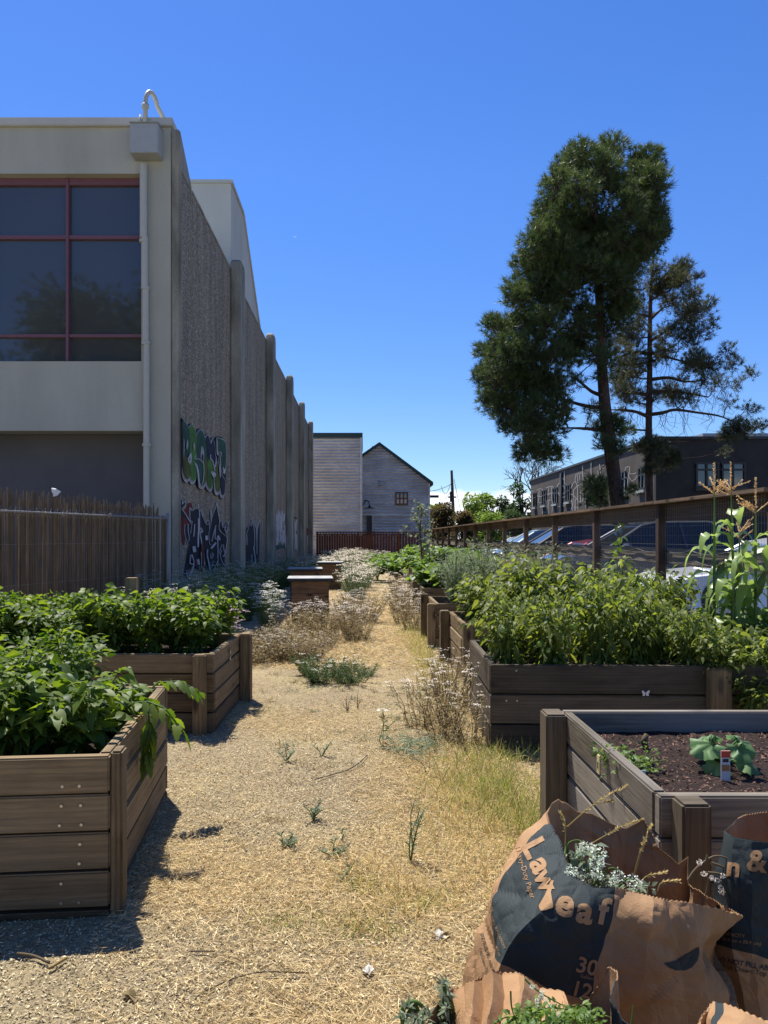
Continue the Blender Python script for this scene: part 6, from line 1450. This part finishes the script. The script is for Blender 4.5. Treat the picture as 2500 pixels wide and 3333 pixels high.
M_fhead = leafmat('clipped_flower', (.27, .36, .20), (.86, .87, .82), .25, .8, .1)
hd = [C1(*p)+(2.12+random.uniform(-.05, .08), r_) for p, r_ in (((1240, 630), 24), ((1220, 715), 23), ((1000, 790), 20), ((1085, 810), 19), ((1130, 870), 20), ((1225, 810), 19), ((1420, 830), 22), ((1560, 890), 24), ((1110, 560), 15), ((1080, 610), 15), ((1180, 580), 16), ((1380, 880), 16))]
S = lambda *ps: [C1(x, y)+(Y,) for x, y, Y in ps]
stm = [S((1150, 960, 2.15), (1010, 800, 2.2), (960, 560, 2.2), (1060, 510, 2.2), (1110, 560, 2.15)), S((920, 720, 2.2), (945, 560, 2.25), (930, 400, 2.25), (895, 280, 2.25)), S((1180, 930, 2.12), (1290, 800, 2.12), (1370, 760, 2.1), (1430, 800, 2.1)),
       S((1420, 930, 2.1), (1500, 860, 2.08), (1560, 870, 2.08)), S((1200, 900, 2.2), (1100, 760, 2.2), (1060, 680, 2.2), (1130, 610, 2.2)), S((1100, 900, 2.2), (1180, 700, 2.2), (1250, 640, 2.15)), S((1050, 880, 2.2), (1000, 760, 2.2), (990, 690, 2.2)), S((1250, 920, 2.15), (1215, 830, 2.15), (1220, 760, 2.15)),
       S((1080, 900, 2.2), (1010, 700, 2.2), (1090, 600, 2.22), (1160, 560, 2.2))]
lp = [C1(x, y)+(2.2, 24) for x, y in ((1050, 820), (1150, 780), (1150, 680), (1000, 720), (1300, 880), (1200, 860), (1640, 940), (1100, 620))]
clip_bundle('cut weeds with clustered white flower heads spilling from the open bag', stm, hd, M_leafS, M_fhead, 200, lp, .03, .010, .0022)
gs = [S((960, 390, 2.2), (1060, 300, 2.18), (1180, 200, 2.16), (1300, 120, 2.14), (1490, 30, 2.12)), S((1180, 540, 2.2), (1300, 470, 2.18), (1440, 390, 2.14), (1620, 325, 2.1)), S((1560, 820, 2.2), (1600, 660, 2.2), (1640, 560, 2.2), (1655, 530, 2.2)), S((1250, 180, 2.15), (1360, 155, 2.13)), S((940, 560, 2.2), (940, 380, 2.2), (895, 270, 2.2)),
      [C2(*p)+(2.1,) for p in ((400, 890), (450, 850), (610, 820))], [C2(*p)+(2.1,) for p in ((540, 990), (580, 910), (740, 900))], [C2(*p)+(2.2,) for p in ((330, 840), (380, 650), (450, 440), (480, 390))]]
gr_ = clip_bundle('thin seeding grass stalks arching out of the open bag', gs, None, None, None, 0, stem_r=.0012, stemm=M_grassdry)
Pp = []; Dd = []
for s in gs:
    c = [at(x, y, Y*SCY) for x, y, Y in s]
    for k in range(70): t = random.uniform(.35, 1); q = samp(c, t); Pp.append(tuple(q)); dv = (c[-1]-c[0]).normalized(); Dd.append(tuple(dv+Vector((random.gauss(0, .35), random.gauss(0, .35), random.gauss(0, .35)))))
v, f, t = leaves(np.array(Pp), np.array(Dd), .010, .0028, T_QUAD, 0); npmesh('seed_heads', v, f, M_grassdry, gr_, t)
dw = [[C2(*p)+(2.28,) for p in s] for s in (((820, 890), (880, 800), (970, 720), (1060, 670), (1140, 675), (1200, 710), (1250, 770)), ((1140, 1070), (1180, 970), (1220, 850), (1245, 770)), ((1030, 730), (1120, 760), (1200, 800)), ((985, 1020), (1000, 930), (1005, 850)), ((990, 700), (995, 650)), ((930, 740), (920, 715)), ((1000, 820), (1100, 830), (1170, 860)))]
hh = [C2(x, y)+(2.26, 9) for x, y in ((965, 830), (1140, 850), (1120, 960), (1130, 1000), (1040, 870), (925, 725), (1090, 890))]
clip_bundle('dry brown branching weed stem standing between the two big bags', dw, hh, None, M_flowerd, 0, stem_r=.0028, stemm=M_drystem)
C4 = lambda x, y: (1200+x*.7836, 3000+y*.7836)
gw = [[C4(*p)+(1.5,) for p in s] for s in (((560, 460), (600, 400), (680, 370), (780, 360), (900, 380), (970, 430)), ((640, 430), (690, 380), (720, 300)), ((580, 420), (660, 370), (700, 330)), ((760, 440), (800, 380), (860, 370)), ((1090, 440), (1100, 345)), ((590, 290), (595, 360), (620, 430)), ((650, 240), (720, 300), (850, 370)), ((500, 440), (560, 400), (640, 390)), ((690, 440), (760, 400), (880, 400), (930, 425)))]
hh = [C4(x, y)+(1.48, 8) for x, y in ((715, 310), (720, 290), (735, 325), (700, 330), (680, 270), (700, 345), (750, 350), (790, 385))]
clip_bundle('tangle of pale green weeds filling the bottom edge bag', gw, hh, M_leafL, M_fhead, 520, [C4(x, y)+(1.5, 30) for x, y in ((640, 405), (700, 370), (760, 390), (850, 395), (900, 400), (620, 420), (780, 410))], .014, .006, .0013)
dg = [[C4(*p)+(1.72,) for p in s] for s in (((150, 440), (140, 370), (170, 335), (210, 340), (240, 380), (250, 440)), ((300, 440), (310, 330), (320, 240), (318, 300), (325, 440)), ((200, 440), (185, 380), (190, 345), (225, 400)), ((270, 440), (300, 360), (325, 300), (350, 360), (352, 440)), ((160, 440), (150, 400), (190, 350)))]
clip_bundle('limp dark green plant drooping beside the bottom edge bag', dg, None, M_leafS, None, 200, [C4(x, y)+(1.72, 8) for x, y in ((160, 360), (150, 400), (200, 400), (240, 400), (320, 260), (320, 310), (315, 360), (310, 410), (220, 420), (270, 420))], .026, .006, .005)
